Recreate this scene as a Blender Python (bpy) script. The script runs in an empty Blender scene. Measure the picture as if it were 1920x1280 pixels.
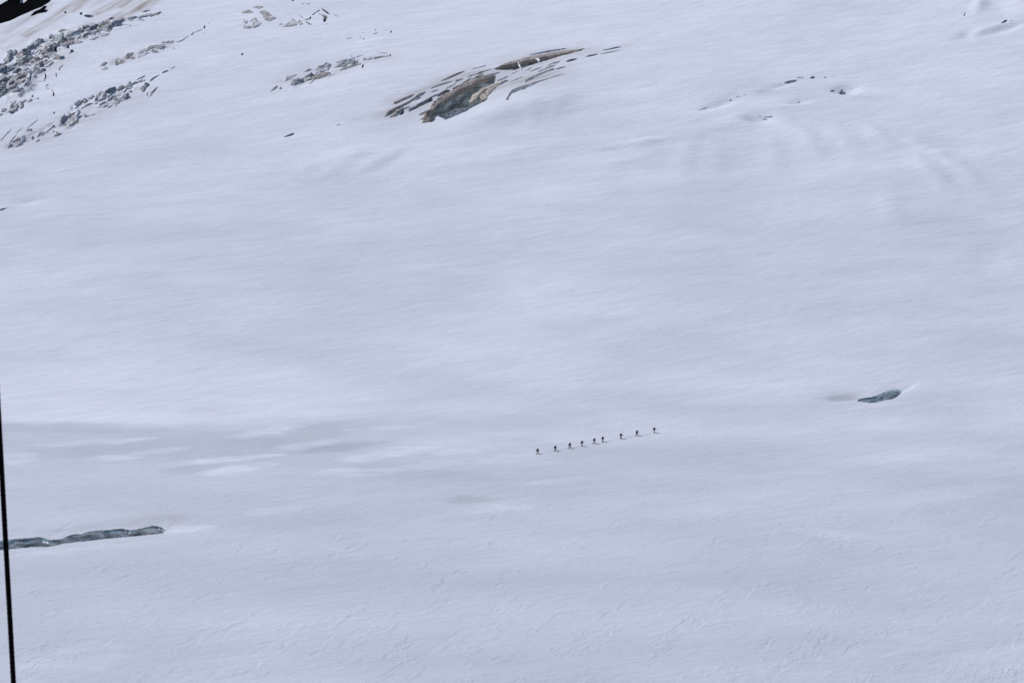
import bpy, bmesh, math, random
import numpy as np
from mathutils import Vector, geometry

rnd = random.Random(7)
scene = bpy.context.scene
COL = scene.collection
rad = math.radians

# ------------------------------------------------------------------ camera
CAM_Z, PITCH, HFOV = 218.0, rad(14.0), rad(24.0)
cam_data = bpy.data.cameras.new('camera')
cam_data.sensor_width = 36.0
cam_data.lens = 18.0 / math.tan(HFOV / 2)
cam_data.clip_start, cam_data.clip_end = 0.5, 9000.0
cam = bpy.data.objects.new('camera', cam_data)
cam.location = (0, 0, CAM_Z)
cam.rotation_euler = (rad(90) - PITCH, 0, 0)
COL.objects.link(cam)
cam_data.dof.use_dof = True
cam_data.dof.focus_distance = 780.0
cam_data.dof.aperture_fstop = 11.0
scene.camera = cam

# ------------------------------------------------------------------ sky and sun
SUN_EL, SUN_AZ = rad(50), rad(-75)          # azimuth clockwise from +Y
world = bpy.data.worlds.new('World')
scene.world = world
world.use_nodes = True
wn = world.node_tree.nodes
sky = wn.new('ShaderNodeTexSky')
sky.sky_type = 'NISHITA'
sky.sun_disc = False
sky.sun_elevation, sky.sun_rotation = SUN_EL, SUN_AZ
sky.altitude = 3200.0
sky.air_density, sky.dust_density, sky.ozone_density = 1.0, 0.6, 1.0
wn['Background'].inputs['Strength'].default_value = 0.10
world.node_tree.links.new(sky.outputs['Color'], wn['Background'].inputs['Color'])
sun_data = bpy.data.lights.new('sun', 'SUN')
sun_data.energy, sun_data.angle = 3.0, rad(0.53)
sun_data.color = (1.0, 0.975, 0.94)
sun = bpy.data.objects.new('sun', sun_data)
sdir = Vector((math.sin(SUN_AZ) * math.cos(SUN_EL), math.cos(SUN_AZ) * math.cos(SUN_EL), math.sin(SUN_EL)))
sun.rotation_euler = sdir.to_track_quat('Z', 'Y').to_euler()
sun.location = (-300, 300, 600)
COL.objects.link(sun)
vs = scene.view_settings
vs.view_transform, vs.look, vs.gamma, vs.use_curve_mapping = 'Standard', 'None', 1.0, False
vs.exposure = -0.05

# ------------------------------------------------------------------ noise
_rs = np.random.RandomState(11)
PERM = np.concatenate([_rs.permutation(256)] * 3)
GA = _rs.rand(256) * 2 * np.pi
GX, GY = np.cos(GA), np.sin(GA)
def pn(x, y, seed=0):
    x = np.asarray(x, float) + seed * 17.31; y = np.asarray(y, float) + seed * 9.77
    xi = np.floor(x).astype(int); yi = np.floor(y).astype(int)
    xf = x - xi; yf = y - yi
    xi &= 255; yi &= 255
    u = xf * xf * xf * (xf * (xf * 6 - 15) + 10); v = yf * yf * yf * (yf * (yf * 6 - 15) + 10)
    def g(ix, iy, dx, dy):
        h = PERM[PERM[ix & 255] + (iy & 255)]
        return GX[h] * dx + GY[h] * dy
    a = g(xi, yi, xf, yf); b = g(xi + 1, yi, xf - 1, yf)
    c = g(xi, yi + 1, xf, yf - 1); d = g(xi + 1, yi + 1, xf - 1, yf - 1)
    return (a + u * (b - a)) * (1 - v) + (c + u * (d - c)) * v * 1.0
def fbm(x, y, seed=0, n=3, gain=0.5):
    s = 0; a = 1.0; f = 1.0
    for i in range(n):
        s = s + a * pn(x * f, y * f, seed + i * 3); a *= gain; f *= 2.03
    return s
def sstep(e0, e1, x):
    t = np.clip((x - e0) / (e1 - e0), 0, 1)
    return t * t * (3 - 2 * t)

# ------------------------------------------------------------------ shape of the glacier
KY = [-400, 480, 700, 758, 774, 800, 1000, 1170, 1300, 1600, 2200, 2600, 3400, 5200]
KZ = [-2, 0, 0.8, 1.6, 3.6, 7.6, 49, 100, 143, 270, 560, 640, 600, 300]
_ty = np.arange(-400, 5200, 1.0)
_tz = np.interp(_ty, KY, KZ)
_k = np.exp(-0.5 * (np.arange(-25, 26) / 9.0) ** 2); _k /= _k.sum()
_tz = np.convolve(np.pad(_tz, 25, mode='edge'), _k, 'valid')
def hb(x, y):
    x = np.asarray(x, float); y = np.asarray(y, float)
    z = np.interp(y, _ty, _tz)
    m = sstep(760, 900, y)
    z = z + (0.5 + 2.4 * m) * fbm(x / 150 + 3, y / 120, 1, 2)
    z = z + (0.12 + 0.50 * m) * fbm((x + 0.3 * y) / 60, (y - 0.27 * x) / 26, 5, 2)
    if np.max(y) > 1300: z = z + sstep(1300, 2200, y) * 60 * fbm(x / 420, y / 380, 9, 4)
    return z

SURF = [hb]
TAN = math.tan(HFOV / 2)
CP, SP = math.cos(PITCH), math.sin(PITCH)
def rays(uv):
    uv = np.asarray(uv, float).reshape(-1, 2)
    dx = (uv[:, 0] - 960) / 960 * TAN
    dy = -(uv[:, 1] - 640) / 960 * TAN
    d = np.stack([dx, CP + dy * SP, -SP + dy * CP], 1)
    return d
def plan(uv):
    """points of the photograph -> where they lie on the glacier surface (x, y)"""
    d = rays(uv)
    ys = np.arange(490, 1400, 5.0)
    t = ys[None, :] / d[:, 1:2]
    f = CAM_Z + t * d[:, 2:3] - np.interp(ys, _ty, _tz)[None, :]
    i = np.argmax(f < 0, axis=1); i[i == 0] = len(ys) - 1
    yy = ys[i][:, None] + np.arange(-36, 37, 2.5)[None, :]
    t = yy / d[:, 1:2]
    f = CAM_Z + t * d[:, 2:3] - SURF[0](t * d[:, 0:1], yy)
    i = np.argmax(f < 0, axis=1); i[i == 0] = 1
    r = np.arange(len(i))
    lo, hi = yy[r, i - 1].copy(), yy[r, i].copy()
    for _ in range(14):
        m = 0.5 * (lo + hi); tm = m / d[:, 1]
        fm = CAM_Z + tm * d[:, 2] - SURF[0](tm * d[:, 0], m)
        neg = fm < 0
        hi = np.where(neg, m, hi); lo = np.where(neg, lo, m)
    y = 0.5 * (lo + hi)
    return np.stack([y / d[:, 1] * d[:, 0], y], 1)

# --- relief features: (u, v, half-width, half-height, tilt deg, metres up)
RELIEF = [
 (1588, 744, 46, 9, -6, -0.9), (1665, 735, 42, 12, -20, -0.6), (1700, 727, 18, 4, -22, -0.4),
 (880, 936, 46, 10, -3, -0.35), (935, 955, 70, 8, -3, 0.25),
 (1203, 268, 42, 6, -9, 1.2), (1150, 281, 60, 8, -9, -0.5),
 (1424, 222, 30, 9, 0, -1.7), (1396, 219, 22, 5, 8, 0.6), (1588, 168, 26, 9, -8, -1.8), (1590, 182, 44, 6, 4, 0.9),
 (1350, 195, 34, 6, -14, -1.2), (1427, 171, 26, 5, -10, 0.9), (1455, 163, 34, 4, -14, -0.9),
 (1497, 192, 22, 5, -6, -0.9), (1480, 200, 60, 5, -4, 0.6),
 (1836, 8, 12, 22, 30, 0.9), (1872, 8, 34, 20, 20, -1.3), (1812, 66, 18, 6, -10, -1.2), (1845, 57, 40, 5, -16, 0.8),
 (1890, 52, 50, 6, -18, -1.0), (45, 380, 40, 6, -10, -0.9), (20, 386, 30, 5, -10, 0.6),
 (160, 1000, 190, 22, -6, -0.5), (320, 992, 40, 7, 0, -0.4), (150, 978, 190, 12, -6, 0.3),
 (860, 185, 160, 40, -22, -2.0), (640, 120, 90, 18, -16, -1.0), (960, 205, 110, 22, -14, 1.8),
 (90, 110, 150, 30, -24, 1.0),
 (1860, 480, 40, 30, -20, -0.5),
 (650, 300, 60, 14, -22, 0.8), (600, 318, 50, 10, -22, -0.6), (740, 300, 40, 10, -28, -0.5),
 (500, 770, 260, 9, -2, -0.6), (180, 797, 240, 4, 1, -0.5), (520, 800, 130, 6, -4, 0.4),
 (1560, 760, 200, 12, -4, 0.4), (1300, 745, 240, 10, -3, -0.3),
]
FRESH_LIT = [  # drifts of cleaner snow, plus sunlight painted pale in pits and hollows: (u, v, half-width, half-height, tilt, amount)
 (860, 846, 60, 8, -6, .6), (800, 872, 66, 7, -6, .5), (575, 834, 60, 7, -8, .6), (930, 815, 70, 6, -4, .4), (300, 846, 60, 6, -6, .5), (700, 885, 70, 7, -6, .5),
 (505, 808, 66, 7, -9, 1), (425, 861, 110, 5, -5, 1), (440, 879, 62, 8, -7, 1), (725, 850, 90, 9, -8, .9), (625, 884, 50, 6, -6, .8),
 (240, 826, 60, 4, -6, .8), (120, 832, 110, 5, -5, .5), (330, 792, 90, 5, -4, .6), (720, 802, 60, 3, -3, .7), (215, 858, 45, 6, -3, .7),
 (30, 858, 40, 12, 0, .7), (940, 953, 66, 8, -2, .6), (520, 956, 60, 8, -4, .4), (1040, 902, 60, 6, -5, .4), (960, 858, 70, 8, -5, .5),
 (340, 990, 60, 6, -3, .8), (1300, 960, 90, 10, -4, .3), (1720, 935, 170, 14, -8, .3), (1560, 1000, 100, 8, 6, .4),
 (1690, 1210, 120, 18, -8, .3), (1850, 1240, 110, 26, -12, .35), (130, 1240, 120, 30, -10, .4), (640, 1030, 60, 7, 14, .2),
 (1620, 727, 60, 4, 8, .35), (1705, 725, 26, 4, -20, .8), (1440, 890, 120, 8, -5, .25), (1650, 760, 60, 5, -5, .7), (140, 1030, 150, 6, -6, .5), (1650, 860, 160, 10, -6, .2),
 (1424, 222, 24, 7, 0, 1), (1592, 168, 18, 8, -6, 1), (1355, 194, 26, 4, -14, 1), (1452, 162, 40, 3, -14, .8), (1865, 8, 40, 22, 20, .8),
 (1225, 264, 26, 3, -10, .9), (1816, 70, 20, 3, -8, .6), (48, 381, 26, 4, -9, .9), (840, 186, 10, 8, 0, .6), (808, 221, 14, 6, 0, .7),
 (230, 215, 120, 18, -16, .35), (330, 190, 80, 16, -20, .3), (1905, 30, 60, 30, 0, .5), (560, 4, 8, 4, 0, 1), (150, 25, 30, 5, 5, .6),
]
GREY = [   # older, dustier snow, plus shade painted grey in hollows and below the scarp
 (480, 822, 330, 32, -3, .25), (880, 935, 40, 8, -3, .5), (1585, 745, 36, 6, -4, 1), (150, 806, 240, 7, 1, .3), (640, 838, 90, 8, -6, .7),
 (360, 880, 60, 7, -6, .5), (1160, 275, 36, 4, -9, .7), (1425, 170, 22, 5, -8, .8), (1395, 221, 18, 3, 12, .7),
 (620, 322, 70, 12, -22, .4), (1240, 850, 260, 30, -3, .2), (700, 905, 200, 20, -3, .25), (230, 981, 150, 6, -6, .35),
]
DUST_SHADE = [   # brown dust lying in streaks, plus painted shade in snow hollows: polyline, half-width (m), amount
 ([(50, 67), (80, 49), (105, 33), (125, 18), (158, 0)], 1.5, .95), ([(16, 60), (45, 38), (70, 22)], 1.6, .55), ([(140, 22), (165, 2)], 1.2, .6),
 ([(0, 62), (30, 44), (60, 28)], 1.2, .35), ([(183, 25), (205, 14), (232, 0)], 1.6, .9), ([(205, 42), (245, 21), (278, 0)], 1.7, .95),
 ([(262, 18), (293, -2)], 1.6, 1.0), ([(226, 12), (246, -2)], 1.3, .8), ([(100, 40), (140, 14), (160, -2)], 1.0, .4),
 ([(10, 92), (60, 70), (100, 52)], 1.8, .25), ([(0, 80), (50, 58)], 1.6, .3), ([(120, 60), (180, 40), (220, 22)], 1.2, .3),
 ([(60, 30), (95, 8)], 1.2, .4), ([(170, 12), (200, -4)], 1.2, .5),
 ([(530, 152), (620, 138), (680, 118), (730, 106)], 2.6, 0.32), ([(722, 216), (790, 196), (860, 160), (930, 138), (1100, 93)], 3.0, 0.40),
 ([(740, 190), (790, 172), (840, 150), (880, 132)], 2.2, 0.48), ([(760, 205), (800, 186), (850, 164)], 1.6, 0.53), ([(880, 142), (930, 130), (990, 108), (1060, 94)], 1.8, 0.59),
 ([(930, 142), (960, 136), (1000, 124), (1050, 110)], 1.6, 0.42), ([(960, 160), (985, 150), (1040, 134)], 2.0, 0.53), ([(1140, 94), (1180, 84)], 1.4, 0.21),
 ([(905, 178), (945, 160), (985, 150), (1030, 138)], 3.5, 0.53), ([(940, 146), (1000, 140), (1060, 124)], 3.0, 0.32),
 ([(20, 270), (80, 250), (150, 225), (230, 185)], 4.0, .28), ([(150, 66), (185, 68)], 2.0, .4), ([(10, 160), (60, 135), (110, 108)], 4.0, .4),
 ([(880, 936), (910, 934)], 2.5, .15), ([(1570, 747), (1605, 748)], 1.8, .25), ([(215, 118), (270, 100), (320, 82)], 1.6, .3),  # the smudge by the right crevasse paints the shade of its hollow
 ([(250, 978), (330, 972)], 2.0, .25),
]
ROUGH = [  # where the glacier is broken into icefalls
 (30, 145, 46, 34, -35, 1), (70, 104, 46, 20, -28, 1), (112, 80, 40, 12, -14, 1), (165, 60, 36, 11, -18, 1), (205, 48, 28, 7, -14, 1), (270, 31, 32, 3, -12, .8),
 (148, 200, 30, 8, -34, .55), (192, 180, 36, 8, -30, .6), (245, 166, 30, 8, -26, .55), (60, 256, 50, 9, -24, .45), (132, 226, 22, 12, -32, .5), (205, 192, 34, 9, -28, .35),
 (230, 112, 24, 6, -26, .4), (288, 91, 32, 5, -14, .4), (28, 202, 26, 8, -28, .4), (585, 146, 46, 7, -18, .3),
]
def frames(rows):
    a = np.array([r[:5] for r in rows], float)
    c = plan(a[:, :2]); t = np.radians(a[:, 4])
    e1 = plan(a[:, :2] + np.stack([np.cos(t), np.sin(t)], 1) * a[:, 2:3]) - c
    e2 = plan(a[:, :2] + np.stack([-np.sin(t), np.cos(t)], 1) * a[:, 3:4]) - c
    return [(c[i], np.linalg.inv(np.stack([e1[i], e2[i]], 1)), rows[i][5], np.abs(e1[i]) + np.abs(e2[i])) for i in range(len(rows))]
F_RELIEF, F_FRESH_LIT, F_GREY, F_ROUGH = frames(RELIEF), frames(FRESH_LIT), frames(GREY), frames(ROUGH)
def blobs(x, y, fr, hard=False):
    out = np.zeros_like(x)
    if x.size == 0: return out
    x0, x1, y0, y1 = x.min(), x.max(), y.min(), y.max()
    for c, M, amp, ext in fr:
        ex, ey = ext * (2.2 if hard else 2.8)
        if c[0] + ex < x0 or c[0] - ex > x1 or c[1] + ey < y0 or c[1] - ey > y1: continue
        k = (np.abs(x - c[0]) < ex) & (np.abs(y - c[1]) < ey)
        if not k.any(): continue
        dx, dy = x[k] - c[0], y[k] - c[1]
        a = M[0, 0] * dx + M[0, 1] * dy; b = M[1, 0] * dx + M[1, 1] * dy
        r = np.sqrt(a * a + b * b)
        if hard:
            r = r + 0.55 * fbm(x[k] / 9, y[k] / 3.2, 21, 3)
            out[k] = np.maximum(out[k], amp * (1 - sstep(0.55, 1.35, r)))
        else:
            out[k] += amp * np.exp(-r * r * 1.1)
    return out
RIDGES = [([(1445, 222), (1472, 233), (1510, 252), (1530, 282), (1538, 305)], .40), ([(1600, 226), (1632, 240), (1660, 264), (1672, 290)], .40), ([(1690, 255), (1720, 266), (1768, 294), (1812, 322), (1856, 376)], .5),
 ([(1700, 280), (1722, 296), (1756, 330), (1776, 370)], .45), ([(1310, 245), (1296, 270), (1284, 298), (1279, 340)], .35), ([(1446, 245), (1451, 282), (1446, 325)], .3), ([(1345, 245), (1340, 290), (1339, 330)], .3),
 ([(1664, 340), (1670, 380), (1674, 430)], .3), ([(1560, 232), (1590, 262), (1600, 300)], .3), ([(1100, 330), (1180, 300), (1280, 285)], .3), ([(640, 330), (700, 306), (760, 282)], .45), ([(560, 312), (620, 300), (690, 276)], .4),
 ([(1010, 190), (1000, 215), (985, 240)], .35), ([(1060, 175), (1045, 205), (1030, 230)], .3), ([(900, 290), (1000, 282), (1110, 262)], .35), ([(1240, 262), (1340, 236), (1420, 226)], .35)]
W_RIDGES = [(plan(pl), a) for pl, a in RIDGES]
def drift_ridges(x, y):
    out = np.zeros_like(x)
    for P, amp in W_RIDGES:
        k = (x > P[:, 0].min() - 14) & (x < P[:, 0].max() + 14) & (y > P[:, 1].min() - 14) & (y < P[:, 1].max() + 14)
        if not k.any(): continue
        xx, yy = x[k] + 2.5 * pn(x[k] / 9, y[k] / 9, 161), y[k] + 3 * pn(x[k] / 11, y[k] / 11, 163)
        d2 = np.full(xx.shape, 1e9); tt = np.zeros(xx.shape); n = len(P) - 1
        for i, (a, b) in enumerate(zip(P[:-1], P[1:])):
            ab = b - a; t = np.clip(((xx - a[0]) * ab[0] + (yy - a[1]) * ab[1]) / (ab @ ab), 0, 1)
            q = (xx - a[0] - t * ab[0]) ** 2 + (yy - a[1] - t * ab[1]) ** 2
            tt = np.where(q < d2, (i + t) / n, tt); d2 = np.minimum(d2, q)
        out[k] += 1.45 * amp * np.exp(-d2 / 28.0) * np.sin(np.pi * np.clip(tt, 0.02, 0.98)) ** 0.7
    return out
def rough_mask(x, y):
    return blobs(x, y, F_ROUGH, True)
def hb2(x, y):
    shp = np.shape(x)
    x = np.ravel(np.asarray(x, float)); y = np.ravel(np.asarray(y, float))
    z = hb(x, y) + blobs(x, y, F_RELIEF)
    m = rough_mask(x, y); k = m > 0.01
    if k.any():
        # broken ice: tilted terraces with steep little risers
        # ribs that run up the slope, stepped
        p, q = x[k] * 0.48 + y[k] * 0.87, x[k] * 0.87 - y[k] * 0.48
        r = 3.6 * fbm(p / 26, q / 8, 131, 3, 0.6) + 0.09 * p
        t = r - np.floor(r)
        ter = np.floor(r) + sstep(0.70, 0.98, t) - 0.09 * p
        z[k] += m[k] * (0.85 * ter + 0.7 * np.abs(fbm(p / 12, q / 2.8, 137, 2)) + 0.1 * fbm(p / 3, q / 2, 139, 2))
    return z.reshape(shp)
def height(x, y):
    shp = np.shape(x)
    x = np.ravel(np.asarray(x, float)); y = np.ravel(np.asarray(y, float))
    z = hb2(x, y)
    k = (y > 480) & (y < 1320)
    xx, yy = x[k], y[k]
    far = sstep(770, 1000, yy)
    u, v = xx + 0.34 * yy, yy - 0.34 * xx
    f = (0.10 + 0.10 * far) * fbm(u / 34, v / 8.0, 31, 2)
    f += (0.035 + 0.045 * far) * fbm(u / 13, v / 2.9, 35, 2)
    # wind crust: thin broken scratches and plates running diagonally over the foreground
    p, q = xx * 0.52 + yy * 0.85, xx * 0.85 - yy * 0.52
    wq = q + 0.9 * pn(xx / 7, yy / 9, 45) + 0.35 * pn(xx / 2.2, yy / 3, 46)
    lines = 1 - sstep(0.0, 0.16, np.abs(fbm(p / 8.0, wq / 1.5, 43, 2)))
    plate = sstep(-0.03, 0.03, fbm(p / 9.0, wq / 2.4, 44, 2)) - 0.5
    nearf = 1 - sstep(530, 640, yy)
    m = sstep(0.20, 0.38, fbm(p / 26 + 5, q / 10, 41, 4, 0.65)) * (0.35 + 0.65 * nearf) * (1 - sstep(640, 740, yy))
    m2 = sstep(0.26, 0.40, fbm(p / 18, q / 5, 47, 3)) * (1 - sstep(620, 740, yy))
    m3 = sstep(0.02, 0.35, fbm(xx / 42 + 8, yy / 60, 49, 3)) * (1 - sstep(525, 575, yy)) * 0.7
    f += 0.105 * np.clip(m + 0.7 * m3, 0, 1) * lines + 0.10 * np.clip(m2 + 0.6 * m3 + 0.4 * m, 0, 1) * plate
    # long drift ridges on the right-hand slope
    f += drift_ridges(xx, yy)
    # a low scarp on the left where the flat foreground meets the slope
    f += 0.8 * (sstep(-1.8, 1.8, yy - (SCARP[0] + SCARP[1] * xx)) - sstep(0, 60, yy - (SCARP[0] + SCARP[1] * xx))) * (1 - sstep(-118, -70, xx))
    z[k] += f
    return z.reshape(shp)

_s = plan([(0, 794), (300, 799)])
SCARP = (_s[0, 1] - _s[0, 0] * (_s[1, 1] - _s[0, 1]) / (_s[1, 0] - _s[0, 0]), (_s[1, 1] - _s[0, 1]) / (_s[1, 0] - _s[0, 0]))
SURF[0] = hb2
def seg_dust_shade(x, y):
    out = np.zeros_like(x)
    for pl, w, amp in DUST_SHADE:
        pts = []
        for (a, b) in zip(pl[:-1], pl[1:]):
            pts += [(a[0] + (b[0] - a[0]) * t, a[1] + (b[1] - a[1]) * t) for t in (0, .33, .66)]
        P = plan(pts + [pl[-1]])
        w = w * 2.0
        k = (x > P[:, 0].min() - 4 * w) & (x < P[:, 0].max() + 4 * w) & (y > P[:, 1].min() - 4 * w) & (y < P[:, 1].max() + 4 * w)
        if not k.any(): continue
        xx, yy = x[k], y[k]; d2 = np.full(xx.shape, 1e9)
        D = P[-1] - P[0]; D /= np.linalg.norm(D)
        for a, b in zip(P[:-1], P[1:]):
            ab = b - a; t = np.clip(((xx - a[0]) * ab[0] + (yy - a[1]) * ab[1]) / (ab @ ab), 0, 1)
            d2 = np.minimum(d2, (xx - a[0] - t * ab[0]) ** 2 + (yy - a[1] - t * ab[1]) ** 2)
        al, ac = xx * D[0] + yy * D[1], yy * D[0] - xx * D[1]
        n = 0.5 + 1.0 * fbm(al / 20, ac / 2.6, 51, 2)
        out[k] = np.maximum(out[k], amp * np.exp(-d2 / (w * w)) * np.clip(n + 0.15, 0, 1.2))
    return out

# ------------------------------------------------------------------ materials
def new_mat(name):
    m = bpy.data.materials.new(name); m.use_nodes = True
    nt = m.node_tree
    return m, nt, nt.nodes['Principled BSDF']
def mapped_noise(nt, scale, rot=0, nscale=1.0, detail=3, rough=0.55):
    tc = nt.nodes.new('ShaderNodeNewGeometry')
    mp = nt.nodes.new('ShaderNodeMapping')
    mp.vector_type = 'TEXTURE'
    mp.inputs['Rotation'].default_value = (0, 0, -rot); mp.inputs['Scale'].default_value = tuple(1 / q for q in scale)
    n = nt.nodes.new('ShaderNodeTexNoise')
    n.inputs['Scale'].default_value = nscale; n.inputs['Detail'].default_value = detail; n.inputs['Roughness'].default_value = rough
    nt.links.new(tc.outputs['Position'], mp.inputs['Vector']); nt.links.new(mp.outputs['Vector'], n.inputs['Vector'])
    return n
def attr(nt, name):
    a = nt.nodes.new('ShaderNodeAttribute'); a.attribute_name = name
    return a
def mixc(nt, fac, a, b, mode='MIX'):
    m = nt.nodes.new('ShaderNodeMix'); m.data_type = 'RGBA'; m.blend_type = mode
    for sock, v in ((m.inputs[0], fac), (m.inputs[6], a), (m.inputs[7], b)):
        if hasattr(v, 'is_linked') or hasattr(v, 'links'): nt.links.new(v, sock)
        elif isinstance(v, (int, float)): sock.default_value = v
        else: sock.default_value = (*v, 1)
    return m.outputs[2]
def mathn(nt, op, a, b=0.0, clamp=False):
    m = nt.nodes.new('ShaderNodeMath'); m.operation = op; m.use_clamp = clamp
    for s, v in zip(m.inputs, (a, b)):
        if hasattr(v, 'links'): nt.links.new(v, s)
        else: s.default_value = v
    return m.outputs[0]

SNOW = (0.835, 0.85, 0.935)
snow_mat, nt, bs = new_mat('snow')
n1 = mapped_noise(nt, (1 / 16, 1 / 3.0, 1 / 5), rot=-0.34, detail=6, rough=0.66)
n2 = mapped_noise(nt, (1 / 60, 1 / 30, 1 / 30), rot=-0.3, detail=4)
n3 = mapped_noise(nt, (1.6, 1.6, 1.6), detail=2)
grey = attr(nt, 'grey'); fresh_lit = attr(nt, 'fresh_lit'); dust_shade = attr(nt, 'dust_shade')
f = mathn(nt, 'MULTIPLY', mathn(nt, 'SUBTRACT', n1.outputs['Fac'], 0.38), 1.6, True)
c = mixc(nt, f, SNOW, (0.67, 0.69, 0.765))
f = mathn(nt, 'MULTIPLY', mathn(nt, 'SUBTRACT', n2.outputs['Fac'], 0.45), 1.2, True)
c = mixc(nt, f, c, (0.71, 0.72, 0.785))
c = mixc(nt, grey.outputs['Fac'], c, (0.50, 0.53, 0.60))
c = mixc(nt, fresh_lit.outputs['Fac'], c, (0.80, 0.82, 0.90))
c = mixc(nt, dust_shade.outputs['Fac'], c, (0.40, 0.345, 0.315))
bare = attr(nt, 'bare')
n4 = mapped_noise(nt, (1 / 9, 1 / 9, 1 / 2.5), detail=4)
ic = mixc(nt, mathn(nt, 'MULTIPLY', mathn(nt, 'SUBTRACT', n4.outputs['Fac'], 0.40), 5.0, True), (0.42, 0.47, 0.51), (0.40, 0.345, 0.31))
c = mixc(nt, bare.outputs['Fac'], c, ic)
g = mathn(nt, 'ADD', mathn(nt, 'MULTIPLY', n3.outputs['Fac'], 0.16), 0.92)
gc = nt.nodes.new('ShaderNodeCombineColor')
for s in gc.inputs: nt.links.new(g, s)
c = mixc(nt, 1.0, c, gc.outputs[0], 'MULTIPLY')
nt.links.new(c, bs.inputs['Base Color'])
bs.inputs['Roughness'].default_value = 0.75
bs.inputs['Specular IOR Level'].default_value = 0.25
b1 = mapped_noise(nt, (1 / 6.5, 1 / 1.7, 1 / 2), rot=-0.34, detail=6, rough=0.68)
bp = nt.nodes.new('ShaderNodeBump'); bp.inputs['Strength'].default_value = 1.0; bp.inputs['Distance'].default_value = 0.42
nt.links.new(b1.outputs['Fac'], bp.inputs['Height']); nt.links.new(bp.outputs['Normal'], bs.inputs['Normal'])

def ice_material(name, scale, rot, lo, hi, snowy=False):
    m, nt, bs = new_mat(name)
    tint = attr(nt, 'tint')
    n = mapped_noise(nt, scale, rot=rot, detail=5, rough=0.62)
    n2 = mapped_noise(nt, (0.9, 0.9, 0.9), detail=4)
    v = mathn(nt, 'ADD', mathn(nt, 'MULTIPLY', n.outputs['Fac'], hi), lo)
    v = mathn(nt, 'MULTIPLY', v, mathn(nt, 'ADD', mathn(nt, 'MULTIPLY', n2.outputs['Fac'], 0.6), 0.70))
    gc = nt.nodes.new('ShaderNodeCombineColor')
    for s in gc.inputs: nt.links.new(v, s)
    c = mixc(nt, 1.0, tint.outputs['Color'], gc.outputs[0], 'MULTIPLY')
    if snowy:       # snow caught on the ledges, in thin lines along the ribs
        s1 = mapped_noise(nt, (0.11, 0.62, 0.35), rot=-1.02, detail=4, rough=0.6)
        s2 = mapped_noise(nt, (0.10, 0.10, 0.10), detail=2)
        th = mathn(nt, 'ADD', s1.outputs['Fac'], mathn(nt, 'MULTIPLY', mathn(nt, 'SUBTRACT', s2.outputs['Fac'], 0.5), 0.35))
        c = mixc(nt, mathn(nt, 'MULTIPLY', mathn(nt, 'SUBTRACT', th, 0.50), 12.0, True), c, (0.72, 0.73, 0.80))
    nt.links.new(c, bs.inputs['Base Color'])
    bs.inputs['Roughness'].default_value = 0.55
    bs.inputs['Specular IOR Level'].default_value = 0.3
    bp = nt.nodes.new('ShaderNodeBump'); bp.inputs['Strength'].default_value = 0.8; bp.inputs['Distance'].default_value = 0.6
    nt.links.new(n.outputs['Fac'], bp.inputs['Height']); nt.links.new(bp.outputs['Normal'], bs.inputs['Normal'])
    return m
ice_mat = ice_material('glacier_ice', (0.12, 0.12, 1.3), 0, 0.05, 1.85)
firn_mat = ice_material('dirty_firn', (0.10, 0.85, 0.3), -0.95, -0.05, 2.0)
ribbed_mat = ice_material('snow_streaked_firn', (0.10, 0.85, 0.3), -1.02, 0.0, 1.8, True)
def plain(name, col, rough=0.7, spec=0.3, metal=0.0, nz=6.0, var=0.5):
    m, nt, bs = new_mat(name)
    n = mapped_noise(nt, (nz, nz, nz), detail=3)
    c = mixc(nt, n.outputs['Fac'], tuple(x * (1 - var) for x in col), tuple(x * (1 + var) for x in col))
    nt.links.new(c, bs.inputs['Base Color'])
    bs.inputs['Roughness'].default_value = rough; bs.inputs['Specular IOR Level'].default_value = spec; bs.inputs['Metallic'].default_value = metal
    return m
rock_mat = plain('dark_rock', (0.005, 0.005, 0.006), 0.95, 0.02, 0, 0.3, 0.6)
cloth_mat = plain('dark_softshell', (0.016, 0.017, 0.024), 0.9, 0.1)
trouser_mat = plain('black_trousers', (0.012, 0.012, 0.015), 0.9, 0.1)
skin_mat = plain('skin', (0.35, 0.2, 0.14), 0.6, 0.3, 0, 20, 0.1)
pack_mats = [plain('pack_fabric_' + w, cc, 0.85, 0.1) for w, cc in (('black', (0.01, 0.01, 0.012)), ('navy', (0.010, 0.013, 0.035)), ('charcoal', (0.022, 0.022, 0.024)), ('maroon', (0.035, 0.010, 0.012)))]
helmet_mats = [plain('helmet_' + w, cc, 0.5, 0.3) for w, cc in (('black', (0.012, 0.012, 0.012)), ('blue', (0.01, 0.02, 0.06)), ('grey', (0.06, 0.06, 0.06)))]
rope_mat = plain('rope_sheath', (0.10, 0.09, 0.13), 0.8, 0.2, 0, 30, 0.3)
cable_mat = plain('greased_steel', (0.006, 0.006, 0.007), 0.85, 0.05, 0, 40, 0.4)

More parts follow.
